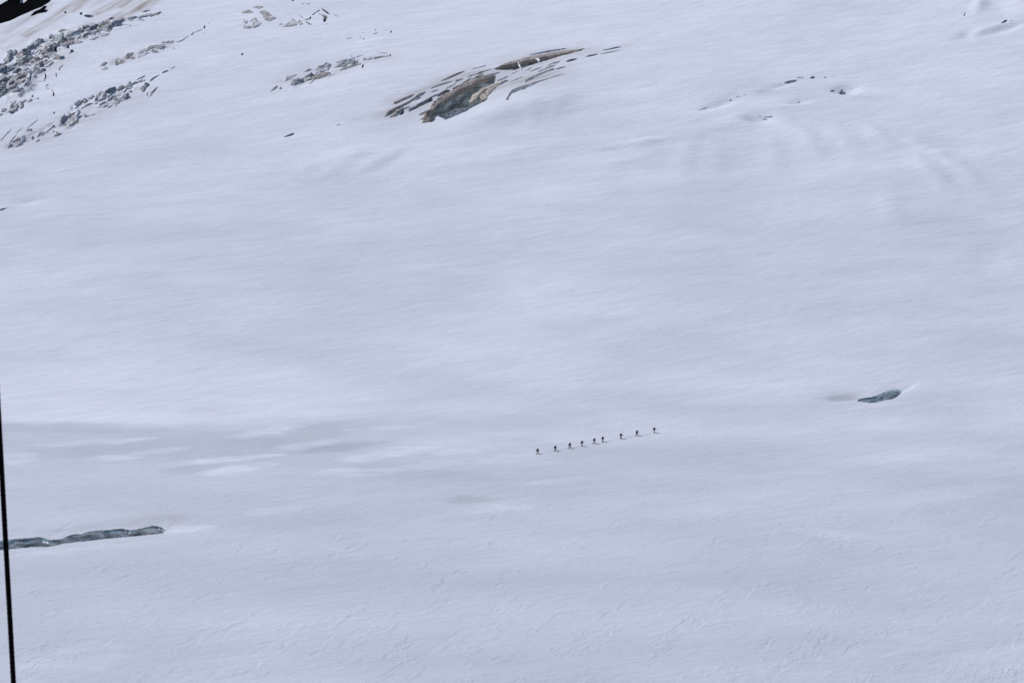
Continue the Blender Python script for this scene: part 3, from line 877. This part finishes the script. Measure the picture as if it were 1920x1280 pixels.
# ------------------------------------------------------------------ raised ice faces and seracs
FACE_COL = {'b': (0.345, 0.31, 0.305), 'g': (0.37, 0.41, 0.44), 'd': (0.24, 0.29, 0.34), 'w': (0.66, 0.67, 0.72), 'r': (0.02, 0.02, 0.02)}  # d puts shade into the ice as a darker colour
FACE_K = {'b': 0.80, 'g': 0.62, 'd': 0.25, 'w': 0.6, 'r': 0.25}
def ice_face(name, kind, poly, parent, k=None, rough=1.0, mats=None, down=0.6, col=None, step=1.6, seed=0, grow=0.7):
    """a block of ice standing out of the slope: broken front face, snow on its back, closed into the ground"""
    if k is None: k = FACE_K[kind]
    rough *= 0.7
    P0 = np.array(poly); cen = P0.mean(0)
    P0 = cen + (P0 - cen) * (1 + grow / np.maximum(2.0, np.linalg.norm(P0 - cen, axis=1)))[:, None]
    P = resample(P0, step)
    P = P + 0.45 * rough * np.stack([pn(P[:, 0] / 2.7, P[:, 1] / 2.7, 101), pn(P[:, 0] / 2.7, P[:, 1] / 2.7, 103)], 1)
    if area2(P) < 0: P = P[::-1].copy()
    n = len(P)
    lo, hi = P.min(0), P.max(0)
    g = np.stack([a.ravel() for a in np.meshgrid(np.arange(lo[0], hi[0], step * 1.1), np.arange(lo[1], hi[1], step))], 1)
    g = g + 0.35 * step * np.stack([pn(g[:, 0] * .9, g[:, 1] * .9, 105), pn(g[:, 0] * .9, g[:, 1] * .9, 107)], 1) * 2
    if len(g):
        d = np.sqrt(((g[:, None, :] - P[None]) ** 2).sum(2)).min(1)
        g = g[inside(g[:, 0], g[:, 1], P) & (d > 0.5 * step)]
    Q = np.concatenate([P, g]) if len(g) else P
    vo, eo, fo, ov, oe, of = geometry.delaunay_2d_cdt([Vector((float(a), float(b))) for a, b in Q], [(i, (i + 1) % n) for i in range(n)], [], 1, 1e-4)
    vp = np.array([(v.x, v.y) for v in vo])
    F = [tuple(f) for f in fo if len(f) == 3]
    if not F: return None
    # the foot of the face follows the lower edge of the outline
    us = np.arange(math.floor(lo[0]) - 1, math.ceil(hi[0]) + 2, 1.0)
    vb = np.array([max([p[1] for p in P if abs(p[0] - u) <= 2.0] or [hi[1]]) for u in us])
    vb = np.convolve(np.pad(vb, 3, mode='edge'), np.ones(7) / 7, 'valid')
    yb = plan(np.stack([us, vb], 1))[:, 1]
    g0 = plan(vp); yt = g0[:, 1]
    y0 = np.minimum(np.interp(vp[:, 0], us, yb), yt)
    span = max(0.4, float(np.max(yt - y0)))
    nz = fbm(vp[:, 0] / 5.0 + seed, vp[:, 1] / 3.0, 111, 3)
    rib = np.abs(pn(vp[:, 0] / 3.4 + vp[:, 1] / 6 + seed, vp[:, 1] / 9, 115))
    prof = np.clip(k + rough * (0.24 * nz + 0.3 * (rib - 0.25)), -0.05, 1.0)
    y = y0 + (yt - y0) * prof - 0.3
    vb_raw = np.array([max([p[1] for p in P if abs(p[0] - u) <= 1.3] or [hi[1]]) for u in us])
    low = vp[:, 1] > np.interp(vp[:, 0], us, vb_raw) - 1.2
    y = np.where(low, yt - 0.12, y)
    d = rays(vp); t = y / d[:, 1]
    X = np.stack([t * d[:, 0], y, CAM_Z + t * d[:, 2]], 1)
    # outline order in the triangulated set
    idx = {}
    for i, o in enumerate(ov):
        for a in o: idx[a] = i
    ring = [idx[i] for i in range(n)]
    p = X[ring]; gap = np.maximum(0, p[:, 2] - height(p[:, 0], p[:, 1]))
    yy = p[:, 1] + 0.5 + 0.22 * gap
    back = np.stack([p[:, 0], yy, np.minimum(p[:, 2] - 0.05, height(p[:, 0], yy) - down)], 1)
    nb = len(X)
    verts = np.concatenate([X, np.array(back)])
    faces = []; mi = []
    for f in F:
        a, b, c = vp[f[0]], vp[f[1]], vp[f[2]]
        if (b[0] - a[0]) * (c[1] - a[1]) - (c[0] - a[0]) * (b[1] - a[1]) > 0: f = f[::-1]
        faces.append(f); mi.append(0)
    for j in range(n):
        j2 = (j + 1) % n
        faces.append((ring[j], ring[j2], nb + j2, nb + j)); mi.append(1)
    faces.append(tuple(nb + j for j in range(n))); mi.append(1)
    o = mesh_obj(name, verts, faces, mats or [firn_mat if kind in 'bg' else ice_mat] * 2, parent, smooth=False, midx=mi)
    o.data.polygons.foreach_set('use_smooth', np.array(mi) == 0)
    base = np.array(col if col is not None else FACE_COL[kind])
    var = 1 + 0.45 * fbm(vp[:, 0] / 6, vp[:, 1] / 3.5, 121 + seed, 3)
    mixg = np.clip(0.35 + 1.1 * fbm(vp[:, 0] / 7 + 9, vp[:, 1] / 4, 125 + seed, 2), 0, 1)[:, None]
    alt = np.array(FACE_COL['g'] if kind == 'b' else FACE_COL['b'] if kind == 'g' else base)
    cc = (base * (1 - 0.4 * mixg) + alt * 0.4 * mixg) * var[:, None]
    set_tint(o.data, np.concatenate([cc, np.tile(base, (n, 1))]))
    return o
def at(u, v):
    p = plan([(u, v)])[0]
    return (p[0], p[1], float(height(p[0:1], p[1:2])[0]))

by_key = {}
for i, (key, _) in enumerate(openings): by_key.setdefault(key, []).append(i)

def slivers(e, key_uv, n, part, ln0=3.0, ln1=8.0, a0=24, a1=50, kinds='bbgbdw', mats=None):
    # narrow ribs of bare ice running up the slope between the bigger blocks
    for i in range(n):
        u, v, ru, rv, t, _ = rnd.choice(key_uv)
        a, r = rnd.uniform(0, 6.283), math.sqrt(rnd.random()) * 0.95
        tt = math.radians(t)
        cu = u + math.cos(a) * r * ru * math.cos(tt) - math.sin(a) * r * rv * math.sin(tt)
        cv = v + math.cos(a) * r * ru * math.sin(tt) + math.sin(a) * r * rv * math.cos(tt)
        ln, w, an = rnd.uniform(ln0, ln1), rnd.uniform(0.7, 1.7), -math.radians(rnd.uniform(a0, a1))
        c_, s_ = math.cos(an), math.sin(an)
        pts = [(-ln, -.2 * w), (-.5 * ln, -w), (.2 * ln, -.8 * w), (ln, -.1 * w), (.9 * ln, .3 * w), (.1 * ln, w), (-.6 * ln, .7 * w)]
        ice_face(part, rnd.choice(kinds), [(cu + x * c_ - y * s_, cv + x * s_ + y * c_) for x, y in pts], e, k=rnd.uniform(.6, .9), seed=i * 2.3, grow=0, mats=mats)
def icefall(name, loc_uv, label, cat, data, keys, part='serac', tone=0.8, ribs=(0, 0, 0), kw={}):
    e = empty(name, at(*loc_uv)); tag(e, label, cat)
    for i, (kd, poly) in enumerate(parse(data)):
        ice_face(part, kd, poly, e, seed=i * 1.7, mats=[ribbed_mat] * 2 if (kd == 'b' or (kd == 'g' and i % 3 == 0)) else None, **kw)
    if ribs[2]: slivers(e, ROUGH[ribs[0]:ribs[1]], ribs[2], 'ice_rib')
    for key in keys:
        for k in by_key.pop(key, []): ice_walls('crevice', k, e, tone=tone)
    return e
icefall('icefall', (90, 120), 'jagged ridge of grey and brown seracs below the black rock at upper left', 'icefall', UPPER_RIDGE, ['ridge'], ribs=(0, 6, 90))
icefall('icefall', (40, 205), 'small brown ice outcrop at the left edge below the jagged serac ridge', 'icefall', LOW_LEFT, ['lowleft'], ribs=(14, 15, 8))
icefall('icefall', (220, 175), 'long diagonal row of blue-grey ice steps tapering into a thin crack to the right', 'icefall', MIDDLE_BAND, ['middle'], ribs=(6, 9, 30))
icefall('icefall', (90, 250), 'crumbled scatter of small grey and brown ice blocks above the left basin', 'icefall', LOWER_BAND, ['lower'], ribs=(9, 12, 34))
icefall('icefall', (260, 100), 'short chain of pale brown ice hummocks between the serac ridge and the diagonal ice row', 'icefall', THIRD_BAND, ['third'], ribs=(12, 14, 14))
icefall('icefall', (610, 135), 'cluster of brown tilted ice slabs with dark clefts left of the big central crevasse', 'icefall', CENTRE_LEFT, ['cleft'], part='ice_slab', ribs=(15, 16, 10))
icefall('dirty_ice_patch', (490, 35), 'faint brown patches of bare dusty ice near the top of the slope', 'ice patch', TOP_PATCHES, [], part='bare_ice', kw=dict(k=0.97, rough=0.3, col=(0.50, 0.455, 0.45)))

# ------------------------------------------------------------------ single crevasses
def crevasse(key, label, group=None, bands=(), depth=None, tone=1.0, extra=None, name='crevasse', scallop=1.0, stripes=0.38, under=0.0):
    ks = by_key.pop(key)
    if len(ks) == 1 and extra is None:
        o = ice_walls(name, ks[0], None, bands, depth, tone, scallop=scallop, stripes=stripes, under=under)
        return tag(o, label, 'crevasse', group)
    c = openings[ks[0]][1].mean(0)
    e = empty(name, (c[0], c[1], float(height(c[0:1], c[1:2])[0]))); tag(e, label, 'crevasse', group)
    for k in ks: ice_walls('ice_wall', k, e, bands, depth, tone, scallop=scallop, stripes=stripes, under=under)
    for nm, kd, poly, kw in (extra or []): ice_face(nm, kd, poly, e, **kw)
    return e
crevasse('left', 'long crevasse with scalloped blue-grey ice wall and brown base in the lower left foreground', bands=((2.9, 9, 0.4),), depth=9, tone=1.4, extra=[], scallop=2.8, stripes=0.16, under=1.0)
crevasse('right', 'lone lens-shaped crevasse in smooth snow right of the roped climbers', bands=((2.6, 3.4, 0.4),), depth=8, tone=1.5, extra=[], stripes=0.2, scallop=2.8, under=0.9)
crevasse('main', 'largest crevasse, gaping grey ice wall under a broad brown dirt band', bands=((0.2, 1.4, 0.85), (5.6, 6.1, .4), (8.4, 8.9, .4)), depth=26, tone=1.12, under=0.8, extra=[
    ('dirt_band', 'b', [(806, 204), (809, 194), (820, 186), (835, 175), (852, 168), (870, 157), (887, 149), (915, 143), (926, 141), (908, 148), (897, 152), (885, 160), (862, 170), (845, 181), (830, 191), (819, 199), (813, 207)], dict(k=0.85, down=2, col=(0.45, 0.37, 0.325), grow=0.2)),
    ('ice_slab', 'b', [(879, 193), (886, 178), (896, 173), (902, 166), (922, 159), (947, 149), (947, 151), (927, 162), (909, 169), (899, 178), (888, 190)], dict(k=0.9, down=1.5, grow=0.1, rough=0.5, col=(0.68, 0.58, 0.50))),
    ('ice_rib', 'b', [(899, 180), (912, 170), (930, 160), (940, 156), (930, 164), (917, 178), (911, 187), (903, 187)], dict(k=0.95, down=1.5, grow=0, col=(0.44, 0.38, 0.33))),
    ('ice_block', 'b', [(791, 231), (798, 212), (808, 204), (813, 206), (808, 216), (811, 222), (802, 229)], dict(k=0.5, col=(0.40, 0.32, 0.26))),
    ('ice_block', 'g', [(834, 225), (838, 214), (850, 207), (870, 203), (884, 200), (872, 209), (848, 219)], dict(k=0.45, down=5))])
crevasse('upper', 'long curved brown and grey crevasse with snow bridges, upper right of the largest one', bands=((0.2, 2.4, 0.9), (3.6, 4.0, .5)), depth=12, extra=[
    ('dirt_band', 'b', [(940, 123), (955, 116), (980, 110), (1010, 104), (1040, 98), (1070, 94), (1097, 91), (1078, 97), (1045, 103), (1010, 109), (985, 115), (960, 121)], dict(k=0.85, down=1.5, col=(0.43, 0.36, 0.325), grow=0.2)),
    ('snow_bridge', 'w', [(970, 115), (972, 115), (976, 124), (980, 131), (978, 131), (973, 124)], dict(k=0.85, step=1.5, grow=0)),
    ('snow_bridge', 'w', [(1003, 110), (1010, 109), (1013, 111), (1011, 117), (1009, 114)], dict(k=0.85, step=1.5, grow=0))])
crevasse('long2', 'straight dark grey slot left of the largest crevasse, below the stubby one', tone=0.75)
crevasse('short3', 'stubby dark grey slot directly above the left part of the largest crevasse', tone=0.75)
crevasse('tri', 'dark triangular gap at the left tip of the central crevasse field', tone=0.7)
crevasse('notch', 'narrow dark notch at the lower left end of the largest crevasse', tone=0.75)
crevasse('line1', 'uppermost thin brown crack on the left of the central crevasse field', bands=((0.1, 3, 0.8),))
crevasse('line2', 'thin curved brown crack ending beside a small grey hole', bands=((0.1, 3, 0.8),))
crevasse('line2b', 'small grey hole at the right end of a thin curved brown crack', tone=0.8)
crevasse('line3', 'faint short brown crack left of the long curved crevasse', bands=((0.1, 3, 0.6),))
crevasse('line4', 'short brown crack just left of the long curved crevasse tip', bands=((0.1, 3, 0.8),))
crevasse('line5', 'brown slit running along the upper right lip of the largest crevasse', bands=((0.1, 3, 0.8),))
crevasse('crest', 'slim grey crack just above the long curved crevasse', tone=0.9)
crevasse('step1', 'upper of two stepped grey slots right of the largest crevasse', bands=((0.1, 0.7, 0.5),), tone=1.15)
crevasse('step1b', 'fine dark tail running right from the upper stepped slot', tone=0.8)
crevasse('step2', 'lower of two stepped grey slots, hooked down at its left end', bands=((0.1, 0.8, 0.6),), tone=1.25)
crevasse('eye1', 'leftmost of three short dark slits right of the crevasse field', tone=0.7)
crevasse('eye2', 'middle of three short dark slits right of the crevasse field', tone=0.7)
crevasse('eye3', 'rightmost of three short dark slits right of the crevasse field', tone=0.7)
crevasse('hair', 'hairline crack trailing from the middle dark slit', tone=0.7)
crevasse('rim', 'small dark rim crack on the snow hump right of the largest crevasse', tone=0.7)
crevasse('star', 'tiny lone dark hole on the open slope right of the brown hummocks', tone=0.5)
crevasse('lens', 'small lone slit in the smooth snow below the brown slab cluster', tone=0.6)
crevasse('lensmall', 'tiny slit in smooth snow left of the central crevasse field', tone=0.7)
crevasse('branch', 'branching net of thin dark cracks at the top of the slope', tone=0.6)
SPECK = ['tiny flat hole, upper left of the scattered holes above the slab cluster', 'topmost tiny round hole right of the flat one on the upper slope', 'short slanted slit in the middle of the scattered tiny holes',
 'tiny round hole just right of the short slanted slit', 'tiny thin nick between the round hole and the darkest hole', 'darkest and rightmost of the scattered tiny holes on the upper slope',
 'faint tiny hole beside the upright oval one, lower left of the scatter', 'upright oval hole, lowest of the scattered tiny holes', 'faint thin streak of a crack, leftmost of the scattered tiny holes']
for k, lb in zip(by_key.pop('speck'), SPECK):
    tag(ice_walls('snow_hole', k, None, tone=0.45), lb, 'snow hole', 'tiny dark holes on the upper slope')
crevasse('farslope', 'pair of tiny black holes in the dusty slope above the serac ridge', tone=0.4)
crevasse('farslope2', 'small greenish grey ice window in the slope above the serac ridge', tone=1.2)
crevasse('rbar', 'dark grey bar-shaped crack high on the right slope', tone=0.9)
crevasse('rlight', 'pale shallow crack just above the grey bar on the right slope', tone=1.8)
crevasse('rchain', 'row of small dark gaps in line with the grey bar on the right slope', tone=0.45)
crevasse('rdark', 'black hole beside a bright snow hollow on the right slope', tone=0.25, extra=[('shade_fin', 'g', [(1572, 174), (1580, 167), (1578, 176), (1575, 177)], dict(k=0.3))])  # grey fin paints in the shading at the side of the hollow
crevasse('rfleck', 'tiny dark fleck in the snow between the hollow and the white pit', tone=0.5)
crevasse('rdot', 'tiny dark dot at the right side of the bright snow hollow', tone=0.6)
crevasse('rcrack', 'broken dark crack line climbing the right slope toward the grey bar', tone=0.7)
crevasse('pit', 'white sunken pit with thin blue cracks on the right slope', tone=1.3)
crevasse('tright', 'small dark cleft by the shaded hollow at the top right corner', tone=0.8)
crevasse('teye', 'dark almond-shaped slit near the top right corner', tone=0.5)
crevasse('teye2', 'small slit just right of the dark almond-shaped slit', tone=0.8)
crevasse('edge', 'thin dark slit at the left edge of the middle slope', tone=0.7)

# bare brown firn between the central slots
field = empty('dirty_ice_patch', at(760, 200))
tag(field, 'brown dusty ice ribs at the left end of the central crevasse field', 'ice patch')
for i, poly in enumerate(([(721, 219), (727, 208), (745, 200), (760, 193), (775, 184), (781, 184), (770, 191), (755, 200), (742, 207), (730, 216)],
        [(737, 195), (740, 191), (750, 187), (770, 178), (776, 177), (765, 184), (750, 191), (742, 195)],
        [(730, 220), (744, 209), (756, 202), (750, 209), (742, 218)],
        [(848, 166), (856, 161), (880, 152), (886, 151), (876, 156), (860, 163), (850, 168)],
        [(776, 183), (786, 176), (797, 172), (790, 178), (780, 184)])):
    ice_face('ice_rib', 'b', poly, field, k=0.55, seed=i * 3.1, col=(0.40, 0.34, 0.305))

slivers(field, [(752, 198, 26, 10, -28, 1), (790, 186, 40, 9, -28, 1), (850, 160, 40, 10, -26, 1), (900, 140, 40, 7, -20, 1), (960, 145, 30, 8, -20, 1), (1010, 128, 40, 7, -18, 1), (805, 218, 12, 8, -40, 1)], 30, 'ice_rib', 6.0, 15.0, 16, 32, 'bb', [ribbed_mat] * 2)
# ------------------------------------------------------------------ rock in the corner
def rock(label, polys, group=None):
    e = empty('rock_outcrop', at(*polys[0][0])) if len(polys) > 1 else None
    for i, p in enumerate(polys):
        o = ice_face('rock_face' if e else 'rock_outcrop', 'r', p, e, k=0.8, mats=[rock_mat, rock_mat], rough=0.4, step=3.0, down=1.5)
    tag(e or o, label, 'rock', group)
rock('black shaded rock buttress in the top left corner', [[(-60, 60), (-30, 50), (0, 44), (20, 38), (35, 30), (60, 20), (78, 13), (92, 4), (104, -10), (112, -22), (56, -22), (52, -2), (48, 3), (44, 6), (36, 6), (36, -22), (18, -22), (15, 1), (3, 8), (-20, 14), (-60, 22)]])
rock('smaller black rock sliver in the snow beside the black corner buttress', [[(57, 30), (65, 22), (75, 18), (82, 12), (88, 12), (82, 17), (84, 20), (80, 24), (72, 25), (64, 29)]])
rock('tiny black stone right of the black rock sliver', [[(81, 23), (86, 19), (90, 19), (86, 23)]])

# ------------------------------------------------------------------ climbers
def tube(pts, radii, n=8):
    V, F = [], []
    pts = [Vector(p) for p in pts]
    for i, p in enumerate(pts):
        d = (pts[min(i + 1, len(pts) - 1)] - pts[max(i - 1, 0)]).normalized()
        a = d.orthogonal().normalized(); b = d.cross(a)
        for j in range(n):
            t = 2 * math.pi * j / n
            V.append(p + (a * math.cos(t) + b * math.sin(t)) * radii[i])
    for i in range(len(pts) - 1):
        for j in range(n):
            F.append((i * n + j, i * n + (j + 1) % n, (i + 1) * n + (j + 1) % n, (i + 1) * n + j))
    F.append(tuple(range(n))[::-1]); F.append(tuple((len(pts) - 1) * n + j for j in range(n)))
    return V, F
def join(parts):
    V, F = [], []
    for v, f in parts:
        o = len(V); V += list(v); F += [tuple(i + o for i in q) for q in f]
    return V, F
def climber(u, v, label, stride, lean, reach, heading, pack, helm, idx):
    bx, by, bz = at(u, v)
    root = empty('person', (bx, by, bz)); root.rotation_euler = (0, 0, heading); root.scale = (1.2, 1.2, 1.07)
    tag(root, label, 'person', 'roped climbers crossing the glacier')
    L = math.sin(lean)
    s = stride
    J = {'pel': (0, 0, .96), 'sp': (.10 * L * 2, 0, 1.16), 'ch': (.40 * L * 1.25, 0, 1.36), 'nk': (.52 * L * 1.2, 0, 1.50), 'hd': (.60 * L * 1.2 + .03, 0, 1.62), 'tp': (.66 * L * 1.1 + .03, 0, 1.74),
         'ns': (.60 * L * 1.2 + .13, 0, 1.61)}
    for sd_, sg in (('l', 1), ('r', -1)):
        f = s * sg
        J['hp' + sd_] = (0, .10 * sg, .90)
        if f >= 0:
            J['kn' + sd_] = (.24 * f + .06, .11 * sg, .50); J['an' + sd_] = (.36 * f, .11 * sg, .09); J['to' + sd_] = (.36 * f + .17, .12 * sg, .05)
        else:
            J['kn' + sd_] = (.16 * f + .03, .11 * sg, .48); J['an' + sd_] = (.42 * f, .11 * sg, .11); J['to' + sd_] = (.42 * f + .16, .12 * sg, .05)
        cx = J['ch'][0]
        J['sh' + sd_] = (cx + .02, .20 * sg, 1.40)
        r = reach if sg < 0 else reach * 0.55
        J['el' + sd_] = (cx + .05 + .10 * r, .27 * sg, 1.14); J['wr' + sd_] = (cx + .16 + .26 * r, .25 * sg, 1.00 + .12 * r)
    names = list(J); ix = {n_: i for i, n_ in enumerate(names)}
    E = [('pel', 'sp'), ('sp', 'ch'), ('ch', 'nk'), ('nk', 'hd'), ('hd', 'tp'), ('hd', 'ns')]
    for sd_ in 'lr':
        E += [('pel', 'hp' + sd_), ('hp' + sd_, 'kn' + sd_), ('kn' + sd_, 'an' + sd_), ('an' + sd_, 'to' + sd_), ('ch', 'sh' + sd_), ('sh' + sd_, 'el' + sd_), ('el' + sd_, 'wr' + sd_)]
    R = {'pel': .185, 'sp': .19, 'ch': .21, 'nk': .075, 'hd': .115, 'tp': .085, 'ns': .02, 'hp': .13, 'kn': .10, 'an': .085, 'to': .055, 'sh': .095, 'el': .072, 'wr': .05}
    me = bpy.data.meshes.new('body')
    me.from_pydata([J[n_] for n_ in names], [(ix[a], ix[b]) for a, b in E], [])
    o = bpy.data.objects.new('body', me); COL.objects.link(o)
    md = o.modifiers.new('skin', 'SKIN'); md.use_smooth_shade = True
    sv = me.skin_vertices[0].data if me.skin_vertices else None
    if sv is None:
        bm = bmesh.new(); bm.from_mesh(me); bm.verts.layers.skin.verify(); bm.to_mesh(me); bm.free()
        sv = me.skin_vertices[0].data
    for n_, d in zip(names, sv):
        r = R.get(n_, R.get(n_[:2], .08)); d.radius = (r, r); d.use_root = (n_ == 'pel')
    ss = o.modifiers.new('sub', 'SUBSURF'); ss.levels = ss.render_levels = 1
    dg = bpy.context.evaluated_depsgraph_get()
    m2 = bpy.data.meshes.new_from_object(o.evaluated_get(dg))
    bpy.data.objects.remove(o)
    m2.name = 'body'
    for m in (cloth_mat, trouser_mat, skin_mat): m2.materials.append(m)
    for p in m2.polygons:
        c = p.center
        p.material_index = 2 if (c.z > 1.54 and c.x > J['hd'][0] + .03) else (1 if c.z < .98 and abs(c.y) < .24 else 0)
        p.use_smooth = True
    b = bpy.data.objects.new('body', m2); COL.objects.link(b); b.parent = root
    # helmet: a shell of revolution with a small brim
    hx, hz = J['hd'][0], 1.655
    V, F = [], []
    prof = [(.150, -.045), (.142, -.02), (.138, .03), (.118, .085), (.075, .122), (.012, .136)]
    for r, z in prof:
        for j in range(14):
            t = 2 * math.pi * j / 14; V.append((hx + r * 1.12 * math.cos(t), r * math.sin(t), hz + z))
    for i in range(len(prof) - 1):
        for j in range(14): F.append((i * 14 + j, i * 14 + (j + 1) % 14, (i + 1) * 14 + (j + 1) % 14, (i + 1) * 14 + j))
    F.append(tuple((len(prof) - 1) * 14 + j for j in range(14)))
    def child(name, V, F, mat):
        c = mesh_obj(name, V, F, mat, None, smooth=True); c.parent = root; return c
    child('helmet', V, F, helm)
    # rucksack: rounded body with a lid, leaning with the back
    px = J['ch'][0] - .28; bmk = bmesh.new()
    for (cx, cz, wx, wy, wz) in ((px + .02, 1.20, .30, .38, .52), (px + .04, 1.50, .24, .30, .10)):
        r = bmesh.ops.create_cube(bmk, size=1.0)
        for vt in r['verts']: vt.co = (cx + vt.co.x * wx + (vt.co.z * wz) * L * .7, vt.co.y * wy, cz + vt.co.z * wz)
        bmesh.ops.bevel(bmk, geom=list({e_ for vt in r['verts'] for e_ in vt.link_edges}), offset=.05, segments=2, affect='EDGES')
    mk = bpy.data.meshes.new('backpack'); bmk.to_mesh(mk); bmk.free(); mk.materials.append(pack)
    ko = bpy.data.objects.new('backpack', mk); COL.objects.link(ko); ko.parent = root
    for sg in (1, -1):
        sx = J['ch'][0]
        child('shoulder_strap', *tube([(px + .10, .13 * sg, 1.46), (sx + .02, .14 * sg, 1.585), (sx + .20, .13 * sg, 1.42), (sx + .16, .16 * sg, 1.18), (px + .12, .17 * sg, 1.04)], [.022] * 5, 6), pack)
    for sd_, sg in (('l', 1), ('r', -1)):
        w = Vector(J['wr' + sd_]); e_ = Vector(J['el' + sd_]); d = (w - e_).normalized(); side = Vector((0, sg, 0)); up = d.cross(side)
        parts = [tube([w - d * .03, w + d * .03, w + d * .085], [.045, .047, .04], 8)]
        for q, (o_, ln) in enumerate(((-.030, .07), (-.010, .085), (.012, .08), (.032, .06))):
            st_ = w + d * .075 + side * o_
            parts.append(tube([st_, st_ + d * ln * .5 - up * .012 * sg, st_ + d * ln * .8 - up * .045 * sg], [.012, .011, .009], 6))
        parts.append(tube([w + d * .02 - side * .03, w + d * .055 - side * .065, w + d * .09 - side * .06], [.014, .013, .010], 6))
        child('glove', *join(parts), trouser_mat)
        an, to = Vector(J['an' + sd_]), Vector(J['to' + sd_])
        child('boot', *tube([an + Vector((-.05, 0, .10)), an + Vector((-.02, 0, 0)), an + Vector((.04, 0, -.02)), to + Vector((.04, 0, -.005)), to + Vector((.09, 0, -.01))], [.075, .085, .08, .065, .03], 10), trouser_mat)
    return root, J
FEET = [(1008, 851), (1041, 845.5), (1068, 840.5), (1091, 836.5), (1114, 831.5), (1130, 828.5), (1164, 822.5), (1194, 817), (1226.5, 811.5)]
WHO = ['rearmost climber at the lower left end of the roped line, dark clothes and rucksack',
       'second climber from the left end of the line, striding in dark clothes',
       'third climber from the left, leaning forward with legs wide apart',
       'fourth climber from the left, legs together and one arm held forward',
       'fifth climber from the left, striding close behind another climber',
       'sixth climber from the left, upright just ahead of the close one behind',
       'third climber from the front of the line, with a large dark rucksack',
       'second climber from the front of the line, trailing foot lifted',
       'leading climber at the upper right end of the line, arm held forward']
POSE = [(.9, .16, .5), (.85, .22, .6), (1.0, .30, .4), (.25, .24, 1.4), (1.0, .28, .7), (.35, .22, .5), (.5, .26, 1.2), (-.8, .28, .7), (.2, .22, 1.6)]
P9 = plan(FEET)
climbers = []
for i in range(9):
    a, b = P9[max(0, i - 1)], P9[min(8, i + 1)]
    hd = math.atan2(b[1] - a[1], b[0] - a[0]) * 0.55
    climbers.append(climber(*FEET[i], WHO[i], *POSE[i], hd, pack_mats[i % 4], helmet_mats[i % 3], i) + (hd,))
def rope(i0, i1, label):
    pts = []
    for i in range(i0, i1):
        ra, rb = climbers[i][0].location, climbers[i + 1][0].location
        for t in np.linspace(0, 1, 29):
            if t == 0 and i > i0: continue
            x = ra.x + (rb.x - ra.x) * t; y = ra.y + (rb.y - ra.y) * t + 0.25 * math.sin(t * 9 + i) * math.sin(math.pi * t)
            ln = math.hypot(rb.x - ra.x, rb.y - ra.y)
            lift = 1.0 * max(0, 1 - t * ln / 2.2) ** 1.6 + 1.0 * max(0, 1 - (1 - t) * ln / 2.2) ** 1.6
            pts.append((x, y - 0.16, float(height(np.array([x]), np.array([y]))[0]) + 0.03 + lift))
    o = mesh_obj('climbing_rope', *tube(pts, [.016] * len(pts), 6), rope_mat, None, smooth=True)
    return tag(o, label, 'rope', 'climbing ropes')
rope(0, 4, 'thin dark rope on the snow linking the five rear climbers')
rope(5, 8, 'thin dark rope on the snow linking the four front climbers')

# ------------------------------------------------------------------ the hanging cable close to the camera
d = rays([(25.5, 1280)])[0]
D = 12.0 / math.hypot(d[0], d[1])
cx, cy = d[0] * D, d[1] * D
R_ = 0.0147
V, F = [], []
zs = np.concatenate([np.linspace(-1.0, CAM_Z - 14, 120), np.linspace(CAM_Z - 13.9, CAM_Z + 4, 900), np.linspace(CAM_Z + 5, CAM_Z + 60, 60)])
parts = []
for s_ in range(6):
    pts = []
    for z in zs:
        a = 2 * math.pi * (z / 0.16 + s_ / 6)
        lean = (z - (CAM_Z - 5)) * -0.002
        pts.append((cx + lean + R_ * 0.64 * math.cos(a), cy + R_ * 0.64 * math.sin(a), z))
    parts.append(tube(pts, [R_ * 0.37] * len(pts), 6))
core = tube([(cx + (z - (CAM_Z - 5)) * -0.002, cy, z) for z in zs[::4]], [R_ * 0.6] * len(zs[::4]), 8)
cable = mesh_obj('steel_cable', *join(parts + [core]), cable_mat, None, smooth=True)
tag(cable, 'straight black steel cable crossing the lower left edge of the view', 'cable')
